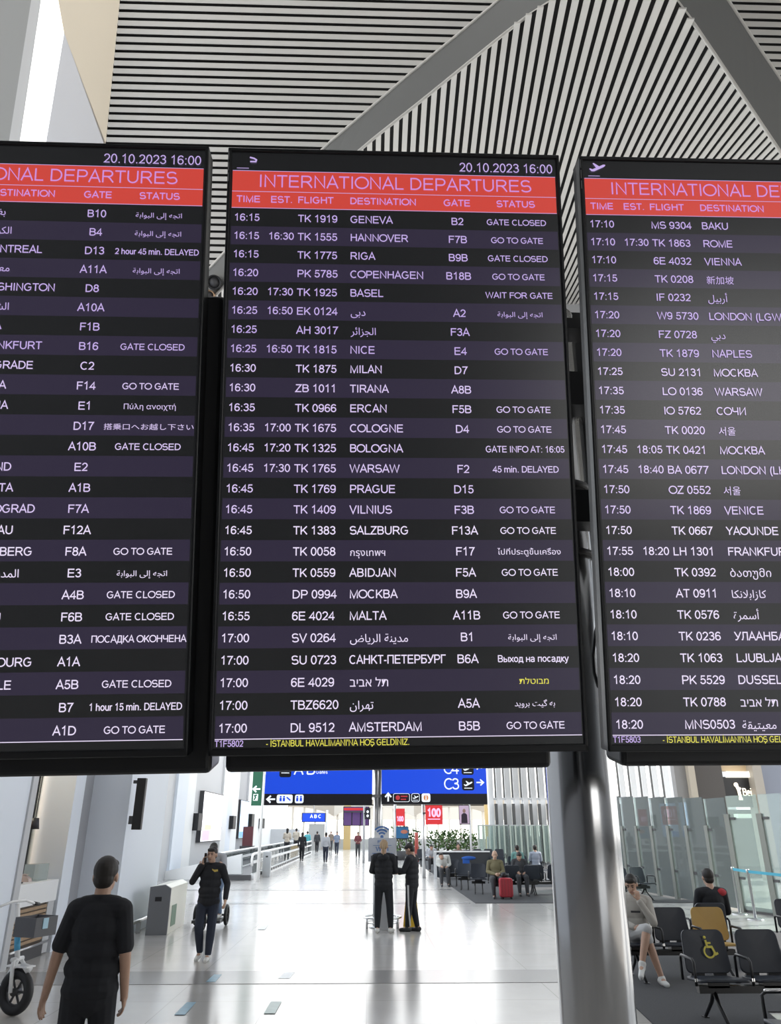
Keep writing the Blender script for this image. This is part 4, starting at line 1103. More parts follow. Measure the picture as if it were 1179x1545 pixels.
def bench(label, loc, face, seats, group, arm_tip=False, pitch=.62, symbol=None, arms=None, legs=True):
    """seats: list of materials; faces local -y; the first seat is at local x=0"""
    root = empty('beam_seating', loc, rad(face), label, 'seat', group)
    n = len(seats); x1 = (n-1)*pitch
    b = MB(); b.box((-.22,-.03,.30),(x1+.22,.05,.37)); b.build('beam', M_sfr, root)
    for i, m in enumerate(seats):
        x = i*pitch
        Ms = Matrix.Translation((x,.20,.425)) @ Matrix.Rotation(rad(-84),4,'X') @ Matrix.Rotation(PI,4,'Z') @ Matrix.Rotation(PI,4,'X')
        sp = MB(); P = rounded(.54,.46,.06)
        sp = shell_mb(P, .028, Matrix.Translation((x,.20,.415)) @ Matrix.Rotation(rad(86),4,'X'), .015)
        sp.build('seat', m, root)
        bp = shell_mb(rounded(.52,.43,.07,0,0,.10), .026, Matrix.Translation((x,.20,.455)) @ Matrix.Rotation(rad(-10),4,'X'), .03)
        bo = bp.build('backrest', m, root)
        lk = MB(); lk.box((x-.20,.19,.405),(x-.05,.225,.47)); lk.box((x+.05,.19,.405),(x+.20,.225,.47)); lk.box((x-.12,-.03,.35),(x+.12,.1,.405)); lk.build('hinge_bracket', M_sfr, root)
        if symbol is not None and i == symbol:
            q = MB(); k = .21; ox, oz = x+.035, .625; y = .0
            pts = lambda L: [(ox+a*k, oz+c*k) for a, c in L]
            q.lathe([(0.0001,-.004),(.075*k,-.004),(.075*k,.004),(.0001,.004)], seg=14, M=Matrix.Translation((ox-.10*k,0,oz+.86*k)) @ Matrix.Rotation(PI/2,4,'X'))
            q.ribbon(pts([(-.08,.74),(-.04,.42),(.20,.42),(.34,.08),(.48,.14)]), .11*k, 0, 0); q.ribbon(pts([(-.06,.60),(.18,.60)]), .09*k, 0, 0)
            q.ribbon(pts(arc(.02,.20,.27,.27,120,350,18)), .09*k, 0, 0)
            for vi, v in enumerate(q.v):
                z = v[2]; q.v[vi] = (v[0], .20+(z-.455)*math.tan(rad(10))-.046+v[1]*.3, z)
            q.build('wheelchair_symbol', mat('yellow_print', (.72,.62,.10), .5), root)
    for i in (arms if arms is not None else range(n+1)):
        x = (i-.5)*pitch
        a = MB()
        a.tube([(x,.18,.40),(x,.17,.62),(x,.13,.645),(x,-.16,.645),(x,-.20,.62),(x,-.20,.40)], .016, 8, 0)
        ar = a.build('armrest', M_sfr, root)
        if arm_tip:
            t = MB(); t.cap((x,.10,.652),(x,-.16,.652),.017,.017,8); t.build('armrest_cap', M_chrome, ar)
        else:
            t = MB(); t.box((x-.014,-.214,.44),(x+.014,-.196,.47)); t.build('chrome_stud', M_chrome, ar)
    if legs:
        for x in ({-.05, x1+.05} if n > 1 else {-.12,.12}):
            l = MB()
            for s in (-1, 1): l.tube([(x,.01,.33),(x,.01+s*.10,.20),(x,.01+s*.33,.02)], [.026,.022,.018], 8); l.box((x-.03,.01+s*.33-.04,0),(x+.03,.01+s*.33+.04,.022))
            l.build('leg', M_sfr, root)
    return root
GN = 'seats in the waiting area beside the steel pole'
q = at(1075,1440,9.45)
bench('front beam bench whose end seat carries a yellow wheelchair symbol', (q.x, 9.42, 0), 0, [M_seat, M_seat, M_seat], GN, symbol=0)
q = at(1016,1410,12.1); x0 = q.x
xh = at(962,1420,12.1).x
bench('bench with one ochre yellow seat between dark seats, hooded person at its end', (xh, 12.05, 0), 0, [M_seat, M_seat, M_seaty], GN, pitch=(at(1080,1410,12.1).x-xh)/2)
q = at(1072,1400,13.1)
bench('dark bench back to back with the ochre seat, person in black and red on it', (q.x, 13.25, 0), 180, [M_seat], GN)
q = at(1207,1390,13.4)
bench('dark seat with a looped armrest standing on the pale floor by the blue belt', (q.x, 13.4, 0), 0, [M_seat], GN)
q = at(1150,1503,7.5)
bench('nearest bench with a silver-capped armrest, mostly out of frame', (q.x+.2, 7.19, 0), -90, [M_seat, M_seat], GN, arm_tip=True)
q = at(968,1330,24.5)
bench('lone dark seat in front of the glass partition', (q.x-.5, 24.4, 0), 20, [M_seat, M_seat], GN)
GF = 'seats in the far waiting area on the dark carpet'
for i, (px, Y, lab, n, fc) in enumerate(((752,25.6,'dark bench where the person in the olive shirt sits with a red suitcase',1,-8),(722,27.0,'dark seats next to the olive shirt, blue cushion on the back',1,-8),
        (701,28.8,'second dark seat from the low partition end',1,-8),(684,30.6,'dark seat nearest the low partition end, pale coat on it',1,-8))):
    q = at(px,1320,Y)
    bench(lab, (q.x, Y, 0), fc, [M_seat]*n, GF)
for px, Y, lab, n, fc in ((786,26.4,'wide dark bench seen from behind with a masked person on it',2,180),(822,26.6,'dark bench seen from behind, next to the steel pole',2,180)):
    q = at(px,1325,Y); bench(lab, (q.x+.31, Y, 0), fc, [M_seat]*n, GF)
for px, Y, lab, n, fc in ((772,34,'row of dark seats behind the olive shirt, person in teal on it',2,0),(806,34.5,'row of dark seats under the person in pale blue',2,0),(672,41,'dark seats behind the thin post',3,0),(705,43,'dark seats in front of the green shrubs',3,0),(735,46,'farthest row of dark seats under the glass fins',3,0),(650,46,'dark seats beside the red post at the carpet edge',2,0)):
    q = at(px,1290,Y); bench(lab, (q.x-.5, Y, 0), fc, [M_seat]*n, GF)
# ---- seated people
SIT = dict(pelvis=V(0,0,.56), neck=V(0,-.05,1.03), head=V(0,.0,1.19), shr=V(.185,-.04,.98), shl=V(-.185,-.04,.98), elr=V(.24,.02,.72), ell=V(-.24,.02,.72),
    wrr=V(.12,.24,.66), wrl=V(-.12,.24,.66), hpr=V(.09,.02,.55), hpl=V(-.09,.02,.55), knr=V(.12,.44,.54), knl=V(-.12,.44,.54), anr=V(.12,.46,.09), anl=V(-.12,.46,.09))
def sit(**k): d = dict(SIT); d.update(k); return pose(**d)
# hooded man, legs crossed, hand at the mouth
J = sit(look=V(.25,1,-.5), head=V(.02,.06,1.20), neck=V(0,.01,1.04), ell=V(-.22,.20,.72), wrl=V(-.05,.24,1.00), elr=V(.26,.05,.74), wrr=V(.05,.30,.66),
        knl=V(-.10,.44,.53), anl=V(-.22,.50,.09), knr=V(-.10,.46,.66), anr=V(.02,.60,.27), tor=V(.25,.8,-.55), tol=V(-.3,1,0))
q = at(966,1420,12.1)
M_hood = mat('oatmeal_hoodie', (.40,.38,.345), .9, noise=.08)
PH = person('person in an oatmeal hoodie and pale shorts seated cross-legged, hand at the mouth', (q.x, 12.15, 0), 165, J, SK1, M_hood, mat('pale_grey_shorts', (.46,.46,.46), .85), M_wshoe, M_hair, vox=.008, topname='hoodie', shorts=True, detail=True,
            handpose=dict(dl=V(.12,0,1), nl=V(.3,-.9,.2)), curls=(65,30))
b = MB(); b.prism([(-.06,.135,.86),(.07,.135,.86),(.07,.128,.835),(-.06,.128,.835)], (0,.012,0)); b.build('chest_print', M_drk, PH)
b = MB(); b.ell((0,-.13,1.02),(.14,.07,.08)); b.build('hood', M_hood, PH)
# man in black and red with his back to us
J = sit()
q = at(1072,1350,13.2)
PR = person('person with short dark hair in a black and red jacket seated behind the ochre seat', (q.x, 13.2, 0), 0, J, SK1, M_blk, M_navy, M_bshoe, M_hair, vox=.010, topname='jacket', scale=1.03)
b = MB(); b.ell((.135,-.05,.985),(.105,.088,.064)); b.build('shoulder_panel', mat('red_cloth', (.42,.03,.04), .8), PR)
# old man in olive with the suitcase
J = sit(look=V(-.05,1,-.15), wrr=V(.03,.30,.66), wrl=V(-.10,.30,.68))
q = at(749,1320,25.4)
PO = person('bald person in an olive shirt seated with hands together by a red suitcase', (q.x, 25.5, 0), 176, J, SK1, mat('olive_shirt', (.15,.13,.07), .85), M_drk, M_bshoe, M_hair, vox=.011, topname='shirt', detail=True, bald=True)
def sitter(px, Y, label, top, bottom, back, hair=M_hair, hs='short', skin=SK2, z=0, **k):
    q = at(px,1290,Y)
    return person(label, (q.x, Y, z), 0 if back else 180, sit(**k), skin, top, bottom, M_bshoe, hair, vox=.016, hairstyle=hs, group='travellers seated in the far waiting area')
sitter(783, 26.4, 'person in a dark coat with a white mask sitting low on the wide bench', M_drk, M_drk, False, head=V(0,.06,1.12), look=V(0,1,-.4))
sitter(781, 33.9, 'person in a teal shirt seated with back turned', mat('teal_shirt', (.13,.27,.25), .85), M_drk, True)
sitter(808, 34.4, 'person in a pale blue-grey shirt seated with back turned next to the teal shirt', mat('paleblue_shirt', (.30,.33,.40), .85), M_drk, True)
sitter(651, 40.8, 'person in a grey shirt bent forward behind the thin post', M_gshirt, M_drk, False, head=V(0,.25,1.08), neck=V(0,.15,.98))
sitter(692, 38.0, 'person with dark hair in a bun sitting behind the low partition', mat('brown_top', (.16,.12,.10), .85), M_drk, False, hs='bun')
sitter(669, 30.7, 'person in a pale coat leaning over at the end of the low partition', mat('pale_coat', (.5,.5,.48), .85), M_drk, False, head=V(.1,.25,1.0), neck=V(.05,.12,.95))
# red suitcase
q = at(764,1345,24.9)
su = empty('suitcase', (q.x, 24.9, 0), 0, 'red hard-shell suitcase standing at the feet of the person in olive', 'suitcase')
b = MB(); b.prism([(p[0],-.12,p[1]+.06) for p in rounded(.40,.52,.07)], (0,.24,0)); bevel(b.build('shell', mat('red_shell', (.38,.025,.04), .4), su), .03, 3)
b = MB()
for x in (-.13,-.05,.05,.13): b.box((x-.01,-.128,.10),(x+.01,-.118,.54))
b.build('rib', mat('red_shell_dark', (.25,.02,.03), .4), su)
b = MB(); b.tube([(-.09,.08,.55),(-.09,.08,.66),(.09,.08,.66),(.09,.08,.55)], .009, 8); b.build('handle', M_dark, su)
for x in (-.15,.15):
    for y in (-.08,.08):
        b = MB(); b.cyl((x-.012,y,.03),(x+.012,y,.03),.03,.03,12); b.box((x-.01,y-.01,.03),(x+.01,y+.01,.08)); b.build('wheel', M_black, su)
bg = MB(); bg.ell((0,0,.07),(.10,.07,.08)); bo = bg.build('bag', M_black); bo.location = (q.x-.02, 25.03, .58); tag(bo, 'small black bag held on top of the red suitcase', 'bag')
# ------------------------------------------------------------------ overhead direction signs on their mast
M_blue = mat('sign_blue', (.008,.045,.46), .35, emit=(.008,.06,.60), es=.9)
M_sblk = mat('sign_black', (.012,.012,.02), .4)
M_swht = mat('sign_white', (.85,.88,.9), .4, emit=(.8,.88,.95), es=.75)
M_sred = mat('sign_red', (.5,.05,.06), .4, emit=(.5,.04,.05), es=.5)
M_sora = mat('sign_orange', (.75,.30,.12), .4, emit=(.7,.28,.1), es=.5)
YSG = 17.9
def local_quads(fn): pass
mast = empty('sign_mast', (at(570,1300,YSG+.27).x, YSG+.27, 0), 0, 'tall round steel mast carrying the two blue direction signs', 'pole')
b = MB(); b.lathe([(.10,0),(.10,4.0),(.001,4.02)], seg=28); b.build('mast_tube', M_steel, mast)
b = MB(); b.lathe([(.18,0),(.18,.02),(.001,.021)], seg=28); b.build('base_plate', M_steel, mast)
b = MB(); b.box((-.5,-.13,2.60),(.5,.04,2.66)); b.box((-.5,-.13,3.2),(.5,.04,3.26)); b.build('cross_arm', M_steel, mast)
def sx(px): return at(px,1200,YSG).x
def sz(py, px=570): return at(px,py,YSG).z
def arrow(b, cx, cz, L, d, mi, w=.035):
    dx, dz = {'l':(-1,0),'r':(1,0),'u':(0,1),'ur':(.7,.7)}[d]
    b.ribbon([(cx-dx*L/2,cz-dz*L/2),(cx+dx*L/2,cz+dz*L/2)], w, mi, -.006)
    tx, tz = cx+dx*L/2, cz+dz*L/2; h = L*.42
    b.ribbon([(tx-dx*h-dz*h,tz-dz*h+dx*h),(tx+dx*.01,tz+dz*.01),(tx-dx*h+dz*h,tz-dz*h-dx*h)], w, mi, -.006)
def rrect(b, x0, z0, x1, z1, r, mi, y):
    P = []
    for cx, cz, a in ((x1-r,z1-r,0),(x0+r,z1-r,90),(x0+r,z0+r,180),(x1-r,z0+r,270)):
        for k in range(5): an = rad(a+22.5*k); P.append((cx+r*math.cos(an), y, cz+r*math.sin(an)))
    b.poly(P[::-1], mi)
def plane_sym(b, cx, cz, s, mi, y):
    P = [(0,.42),(.06,.46),(.2,.40),(.42,.50),(.22,.80),(.30,.82),(.62,.60),(.86,.72),(.98,.72),(1.0,.66),(.9,.56),(.3,.26),(.14,.26)]
    b.add([(cx+(x-.5)*s, y, cz+(z-.5)*s) for x, z in P], [tuple(range(len(P)))], mi)
    b.poly([(cx-s*.45,y,cz-s*.5),(cx+s*.45,y,cz-s*.5),(cx+s*.45,y,cz-s*.42),(cx-s*.45,y,cz-s*.42)][::-1], mi)
SG = [M_blue, M_sblk, M_swht, M_sred, M_sora]
def sign(label, xa, xb, zb, zs, zt):
    root = empty('direction_sign', ((xa+xb)/2, YSG, 0), 0, label, 'sign', 'blue direction signs')
    w = (xb-xa)/2
    b = MB(); b.box((-w,0,zb),(w,.14,zt)); b.build('sign_box', M_sblk, root)
    b = MB(); b.poly([(-w,-.003,zs),(w,-.003,zs),(w,-.003,zt),(-w,-.003,zt)], 0); 
    b.poly([(-w,-.004,zs-.012),(w,-.004,zs-.012),(w,-.004,zs+.006),(-w,-.004,zs+.006)], 2 if False else 0)
    b.build('blue_face', SG, root)
    return root, w
za, zbm, zc = sz(1215), sz(1197), 3.75
r, w = sign('blue direction sign for gates A B with toilets symbols under it', sx(399), sx(562), za, zbm, zc)
X = lambda px: sx(px)-r.location.x
b = MB()
rrect(b, X(420), sz(1173), X(438), sz(1150), .05, 1, -.005); plane_sym(b, X(429), sz(1160), .2, 2, -.007)
stroke_text(b, 'A', X(442), sz(1169), .235, 2, -.006, weight=.13); stroke_text(b, 'B', X(460.5), sz(1169), .235, 2, -.006, weight=.13)
stroke_text(b, 'Gates'.replace('G','G'), X(475.5), sz(1167.5), .072, 2, -.006, w=.27, weight=.13)
stroke_text(b, '.', X(409), sz(1163), .2, 2, -.006)
b.build('gate_lettering', SG, r)
b = MB(); arrow(b, X(410), sz(1206), .17, 'l', 2)
rrect(b, X(418), sz(1212), X(442), sz(1199), .04, 2, -.005); rrect(b, X(445.5), sz(1212), X(458.5), sz(1199), .04, 2, -.005)
for px in (424,429,449,454.5):
    b.ell((X(px),-.006,sz(1202.3)), (.020,.002,.022), None, 8, 6, 0); b.box((X(px)-.024,-.008,sz(1209)),(X(px)+.024,-.005,sz(1204)),0)
b.ribbon([(X(433),sz(1203)),(X(439),sz(1208))], .03, 0, -.006)
b.build('pictogram_strip', SG, r)
r, w = sign('blue direction sign reading C4 and C3 with an aircraft symbol', sx(576), sx(735.5), sz(1213.5), sz(1196.5), zc)
X = lambda px: sx(px)-r.location.x
b = MB()
for zz, yy, d in ((sz(1191),0,'r'), (sz(1167.5),0,'ur')):
    stroke_text(b, 'C', X(670), zz, .24, 2, -.006, weight=.115, cond=.95); stroke_text(b, '3' if d == 'r' else '4', X(682), zz, .24, 2, -.006, weight=.115)
    rrect(b, X(698), zz-.02, X(716.5), zz+.245, .05, 1, -.005); plane_sym(b, X(707.3), zz+.12, .2, 2, -.007); arrow(b, X(725), zz+.15, .15, d, 2, .028)
b.build('gate_lettering', SG, r)
b = MB(); arrow(b, X(586), sz(1203.5), .16, 'u', 2)
rrect(b, X(593.5), sz(1210), X(618.5), sz(1197), .04, 2, -.005); rrect(b, X(594.2), sz(1209.3), X(617.8), sz(1197.7), .035, 1, -.006)
b.ell((X(600.5),-.008,sz(1203.5)),(.05,.002,.05),None,10,6,3); b.box((X(605),-.008,sz(1202.5)),(X(615),-.0065,sz(1200.5)),3); b.box((X(605),-.008,sz(1207)),(X(613),-.0065,sz(1205)),3)
rrect(b, X(621), sz(1210), X(633.5), sz(1197), .04, 2, -.005); rrect(b, X(621.7), sz(1209.3), X(632.8), sz(1197.7), .035, 1, -.006); plane_sym(b, X(627.3), sz(1203), .13, 2, -.008)
rrect(b, X(636.5), sz(1210), X(649.5), sz(1197), .04, 2, -.005); b.ell((X(643),-.006,sz(1203.5)),(.055,.002,.06),None,12,6,4); b.box((X(642.2),-.010,sz(1207)),(X(643.8),-.0078,sz(1202.5)),2); b.box((X(642.2),-.010,sz(1201.7)),(X(643.8),-.0078,sz(1200.3)),2)
b.build('pictogram_strip', SG, r)
# green exit sign blade
r = empty('exit_sign', (at(386.5,1190,33.3).x,33.3,0), 0, 'tall green blade sign with a white arrow, beside the blue sign', 'sign')
g = lambda px: at(px,1200,33.3).x-r.location.x
gz = lambda py: at(388,py,33.3).z
b = MB(); b.box((g(380),0,gz(1215.5)),(g(394.5),.12,5.9)); b.build('sign_box', mat('exit_green', (.012,.10,.052), .4, emit=(.015,.11,.06), es=.3), r)
b = MB(); arrow(b, g(387.3), gz(1190.5), .28, 'l', 0, .06)
b.box((g(382.5),-.006,gz(1208)),(g(389.5),-.003,gz(1198)),0); b.build('arrow_mark', M_swht, r)
b = MB(); b.ribbon([(g(384),gz(1207)),(g(386),gz(1203)),(g(384.6),gz(1200.5)),(g(388),gz(1199.5))], .06, 0, -.009); b.build('running_figure', mat('exit_green', (0,0,0)), r)
b = MB(); b.cyl((g(396.5),.06,0),(g(396.5),.06,5.9),.07,.045,12); b.box((g(394.5),.04,gz(1181)-.02),(g(397),.08,gz(1181)+.02)); b.box((g(394.5),.04,gz(1208)-.02),(g(397),.08,gz(1208)+.02)); b.build('post', M_white, r)
# thin posts
for px, Y, lab in ((549.5,50.5,'thin grey post standing far behind the gates A B sign'),(639,35.3,'thin grey post by the carpet edge under the C3 sign'),(596.5,40,'thin pale post just behind the kiosk sign')):
    p = at(px,1250,Y); b = MB(); b.lathe([(.075,0),(.07,zat(1205,Y))], seg=14)
    o = b.build('post', M_steel if px != 549.5 else mat('grey_post', (.45,.46,.48), .4)); o.location = (p.x,Y,0); tag(o, lab, 'post')
# hanging banners and far screens
def panel(name, label, cat, x0, x1, y0, y1, Y, m, frame_m, group=None, d=.08, rod=True, post=None):
    p, q = at(x0,(y0+y1)/2,Y), at(x1,(y0+y1)/2,Y); zt, zb = zat(y0,Y), zat(y1,Y)
    r = empty(name, ((p.x+q.x)/2,Y,0), 0, label, cat, group); w = (q.x-p.x)/2
    b = MB(); b.box((-w,0,zb),(w,d,zt)); b.build('casing', frame_m, r)
    b = MB(); b.box((-w*.94,-.012,zb+.04),(w*.94,-.002,zt-.03)); b.build('face', m, r)
    if post:
        pp = at(post[0],1250,post[1]); ex = pp.x-r.location.x; ey = pp.y-Y
        b = MB(); b.box((min(ex,-w*.9)-.02,min(ey,d*.5)-.02,zt-.35),(max(ex,-w*.5 if ex < 0 else w*.9)+.02,max(ey,d*.5)+.02,zt-.28)); b.build('bracket', M_dark, r)
    elif rod:
        b = MB(); b.cyl((0,d/2,zt),(0,d/2,zt+1.6),.03,.03,8); b.build('hanging_rod', M_white, r)
    return r, w, zb, zt
M_bred = mat('banner_red', (.55,.03,.035), .5, emit=(.55,.025,.03), es=.55)
M_pink = mat('banner_pink', (.8,.4,.6), .5, emit=(.85,.40,.62), es=.9)
r, w, zb, zt = panel('banner_screen', 'larger red hanging screen with pink numerals 100', 'screen', 642.5,668,1215,1244,35.2,M_bred,M_bred,post=(639,35.3))
b = MB(); stroke_text(b, '100', -w*.82, zt-.46, .32, 0, -.02, w=w*1.6, weight=.24); b.box((-w*.75,-.022,zt-.58),(w*.7,-.016,zt-.545)); b.build('numerals', M_pink, r)
r, w, zb, zt = panel('banner_screen', 'smaller red hanging screen with pink numerals above the blue poster', 'screen', 597.5,611,1220,1246,39.95,M_bred,M_bred,post=(596.5,40))
b = MB(); stroke_text(b, '100', -w*.8, zt-.58, .22, 0, -.02, w=w*1.5, weight=.24); b.build('numerals', M_pink, r)
M_post = mat('poster_blue', (.03,.14,.30), .5, noise=.5, nscale=3)
r, w, zb, zt = panel('poster_board', 'blue picture board under the smaller red screen', 'poster', 597.5,617,1247,1266,39.95,M_post,M_sblk, rod=False)
b = MB(); b.ell((.1,-.015,zb+.33),(.18,.004,.09),None,12,6); b.build('print', mat('poster_coral', (.5,.18,.12), .5), r)
b = MB(); b.cyl((.2,.04,0),(.2,.04,zb+.1),.04,.04,8); b.build('stand', M_dark, r)
r, w, zb, zt = panel('portrait_screen', 'black framed portrait screen showing a dark-suited figure, right of the red screens', 'screen', 693,708.5,1214.5,1244,40,mat('portrait_ground', (.42,.32,.42), .5, emit=(.45,.33,.45), es=.5),M_black)
b = MB(); b.cyl((w+.03,.06,0),(w+.03,.06,zt+.3),.05,.05,10); b.build('post', M_white, r)
b = MB(); hh = zt-zb; b.ell((0,-.016,zt-hh*.30),(.075,.004,.10),None,12,6,1); b.prism([(-w*.6,-.018,zb+.06),(w*.6,-.018,zb+.06),(w*.55,-.018,zb+hh*.5),(w*.2,-.018,zb+hh*.58),(-w*.2,-.018,zb+hh*.58),(-w*.55,-.018,zb+hh*.5)],(0,.004,0),0); b.build('figure_print', [mat('suit_dark', (.03,.02,.035), .6), mat('print_skin', (.35,.22,.17), .6)], r)
M_fids = mat('far_screen_purple', (.07,.035,.12), .5, emit=(.08,.035,.14), es=.7)
fids = []
r, w, zb, zt = panel('flight_screen_bank', 'wide bank of purple flight screens hanging at the far end', 'screen', 518,557.5,1217,1246,50.75,M_fids,M_sblk,post=(549.5,50.5))
b = MB(); b.box((-w*.95,-.02,zt-.22),(w*.95,-.014,zt-.08)); b.build('red_header', M_bred, r)
b = MB()
for k in (-.33,.33):
    b = MB(); b.box((w*k-.03,-.02,zb),(w*k+.03,-.013,zt-.3)); b.build('divider', M_sblk, r)
r, w, zb, zt = panel('direction_sign_far', 'small blue direction sign far along the walkway', 'sign', 455.5,491.5,1226.5,1240.5,58,M_blue,M_sblk, d=.1)
b = MB(); stroke_text(b, 'A B C', -w*.3, zt-.34, .22, 0, -.02, weight=.2); b.build('gate_lettering', M_swht, r)
b = MB(); b.cyl((w+.1,.05,0),(w+.1,.05,zt+.2),.08,.08,10); b.build('post', M_white, r)
r, w, zb, zt = panel('pictogram_sign', 'small black hanging sign with white pictograms beside the mast', 'sign', 551,559,1219,1236,50.3,M_sblk,M_sblk,post=(549.5,50.5))
b = MB(); b.ell((0,-.016,zt-.22),(.07,.004,.08),None,10,6); b.ell((0,-.016,zt-.46),(.07,.004,.08),None,10,6); b.build('pictogram', M_swht, r)
# ------------------------------------------------------------------ wifi kiosk at the foot of the mast
yk = 17.72
k_ = empty('wifi_kiosk', (at(577,1300,yk).x,yk,0), 0, 'white free wifi sign board with a blue wifi symbol and a dark screen under it', 'kiosk')
kx = lambda px: at(px,1280,yk).x-k_.location.x
kz = lambda py: at(577,py,yk).z
M_kw = mat('kiosk_white', (.62,.66,.74), .45)
M_kb = mat('kiosk_blue', (.10,.22,.52), .5)
b = MB(); b.box((kx(556),0,kz(1300)),(kx(597.5),.05,kz(1264))); b.build('sign_board', M_kw, k_)
b = MB(); cx, cz = kx(576.5), kz(1262.5)
b.box((cx-.16,.02,kz(1265)),(cx+.16,.04,kz(1249.5)))
b.build('symbol_plate', M_wallw, k_)
b = MB(); b.ell((cx,.012,cz),(.035,.004,.035),None,12,6)
for rr in (.09,.15,.21): b.ribbon(arc(cx,cz-.01,rr,rr,45,135,10), .036, 0, .012)
b.build('wifi_symbol', M_kb, k_)
b = MB(); stroke_text(b, 'FREE', 0, kz(1272), .055, 0, -.004, align='C', weight=.2); stroke_text(b, 'WIFI', 0, kz(1284), .085, 0, -.004, align='C', weight=.2, w=.28)
b.ribbon([(-.2,kz(1275.5)),(.2,kz(1275.5))], .008, 0, -.004); b.ribbon([(-.22,kz(1287.5)),(.22,kz(1287.5))], .012, 0, -.004)
b.build('lettering', M_kb, k_)
b = MB(); b.box((kx(560),-.02,kz(1316)),(kx(600.5),.05,kz(1291))); b.build('screen', mat('kiosk_dark', (.03,.033,.045), .3), k_)
b = MB(); b.box((kx(566),-.02,0),(kx(588),.08,kz(1312))); b.build('pedestal', M_lgrey, k_)
rr_ = empty('guard_ring', (at(577,1400,YSG+.27).x, YSG+.27, 0), 0, 'low steel guard ring on short feet around the mast', 'rail')
b = MB(); b.tube([(.40*math.cos(2*PI*k/40), .40*math.sin(2*PI*k/40), .20) for k in range(40)], .022, 8, closed=True); b.tube([(.36*math.cos(2*PI*k/40), .36*math.sin(2*PI*k/40), .10) for k in range(40)], .012, 8, closed=True); b.build('ring', M_steel, rr_)
for k in range(6):
    a = 2*PI*(k+.5)/6; b = MB(); b.cyl((.38*math.cos(a),.38*math.sin(a),0),(.38*math.cos(a),.38*math.sin(a),.2),.025,.025,10); b.build('foot', M_steel, rr_)
# yellow wet-floor sign
wf = empty('wet_floor_sign', (at(621,1400,18.2).x,18.2,0), 0, 'yellow folding wet-floor sign standing behind the striped trousers', 'sign')
M_wy = mat('wet_floor_yellow', (.72,.46,.03), .45)
for s in (-1,1):
    b = MB(); b.prism([(-.17,s*.16,.0),(.17,s*.16,.0),(.11,s*.02,.62),(-.11,s*.02,.62)], (0,s*.012,0)); b.build('panel', M_wy, wf)
b = MB(); b.cyl((-.07,0,.62),(.07,0,.62),.014,.014,8); b.build('hinge', M_dark, wf)
# red post by the plants
p = at(629,1290,52); b = MB(); b.lathe([(.14,0),(.11,1.7),(.001,1.72)], seg=14); o = b.build('bollard', mat('red_post', (.40,.07,.05), .5)); o.location = (p.x,52,0); tag(o, 'tall red post beside the planting', 'post')
# ------------------------------------------------------------------ planting
M_leaf = [mat('leaf_dark', (.035,.085,.025), .55), mat('leaf_mid', (.075,.15,.04), .55), mat('leaf_pale', (.16,.24,.09), .55)]
def shrub(px, Y, w, h, label, n=240):
    p = at(px,1270,Y); r = empty('shrub', (p.x,Y,0), 0, label, 'plant', 'green shrubs in planters')
    b = MB(); b.lathe([(w*.36,0),(w*.42,.55),(w*.38,.56),(.01,.5)], seg=14); b.build('planter', M_dark, r)
    b = MB()
    rnd = random.Random(px)
    for k in range(6):
        a = rnd.uniform(0,6.28); b.cyl((0,0,.5),(math.cos(a)*w*.3,math.sin(a)*w*.3,h*.8),.025,.012,6)
    b.build('stem', mat('twig', (.10,.07,.04), .8), r)
    b = MB()
    for k in range(n):
        a, rr2, zz = rnd.uniform(0,6.28), (rnd.random()**.5)*w*.55, .55+rnd.random()*(h-.55)
        c = Vector((math.cos(a)*rr2, math.sin(a)*rr2, zz)); L = rnd.uniform(.14,.30)
        d = Vector((rnd.uniform(-1,1),rnd.uniform(-1,1),rnd.uniform(-.3,1))).normalized(); s = d.cross(Vector((rnd.uniform(-1,1),.4,.3))).normalized()*L*.28
        b.add([c, c+d*L*.5+s, c+d*L, c+d*L*.5-s], [(0,1,2,3)], rnd.choice((0,1,1,2)))
    b.build('foliage', M_leaf, r)
for px, Y, w, h, lab in ((604,55,1.9,2.1,'dark green shrub beside the blue picture board'),(622,56,2.0,1.9,'leafy shrub just behind the red post'),(660,56,2.4,1.7,'green shrub under the larger red screen'),
        (676,55,2.4,1.75,'green shrub between the red screen and the portrait screen'),(693,57,2.4,1.85,'green shrub directly under the portrait screen'),(709,58,2.2,1.6,'pale green shrub next to the glass fins')):
    shrub(px, Y, w*.5, h, lab, 200)
# ------------------------------------------------------------------ low partition at the carpet end
pt = empty('low_partition', (at(657,1300,35).x,35.0,0), 0, 'low dark partition with a white top rail and a steel end post', 'partition')
w = at(740,1300,35).x-pt.location.x; zt = zat(1284,35)
b = MB(); b.box((.06,0,.05),(w,.06,zt-.05)); b.build('dark_panel', mat('smoked_panel', (.035,.04,.048), .25), pt)
b = MB(); b.box((-.06,-.05,zt-.05),(w,.12,zt)); b.build('top_rail', M_white, pt)
b = MB(); b.box((-.06,-.03,0),(.06,.09,zt)); b.build('end_post', M_lgrey, pt)
b = MB(); q = at(712,1297,27.15); b.ell((0,0,0),(.24,.05,.06),None,14,8); b.box((-.2,-.02,-.16),(.02,.03,0)); o = b.build('cushion', mat('blue_cloth', (.02,.10,.42), .8)); o.location = (at(708,1293,27.1).x,27.18,zat(1295,27.1)); tag(o, 'bright blue cloth hung over the dark seat back beside the olive shirt', 'cloth')
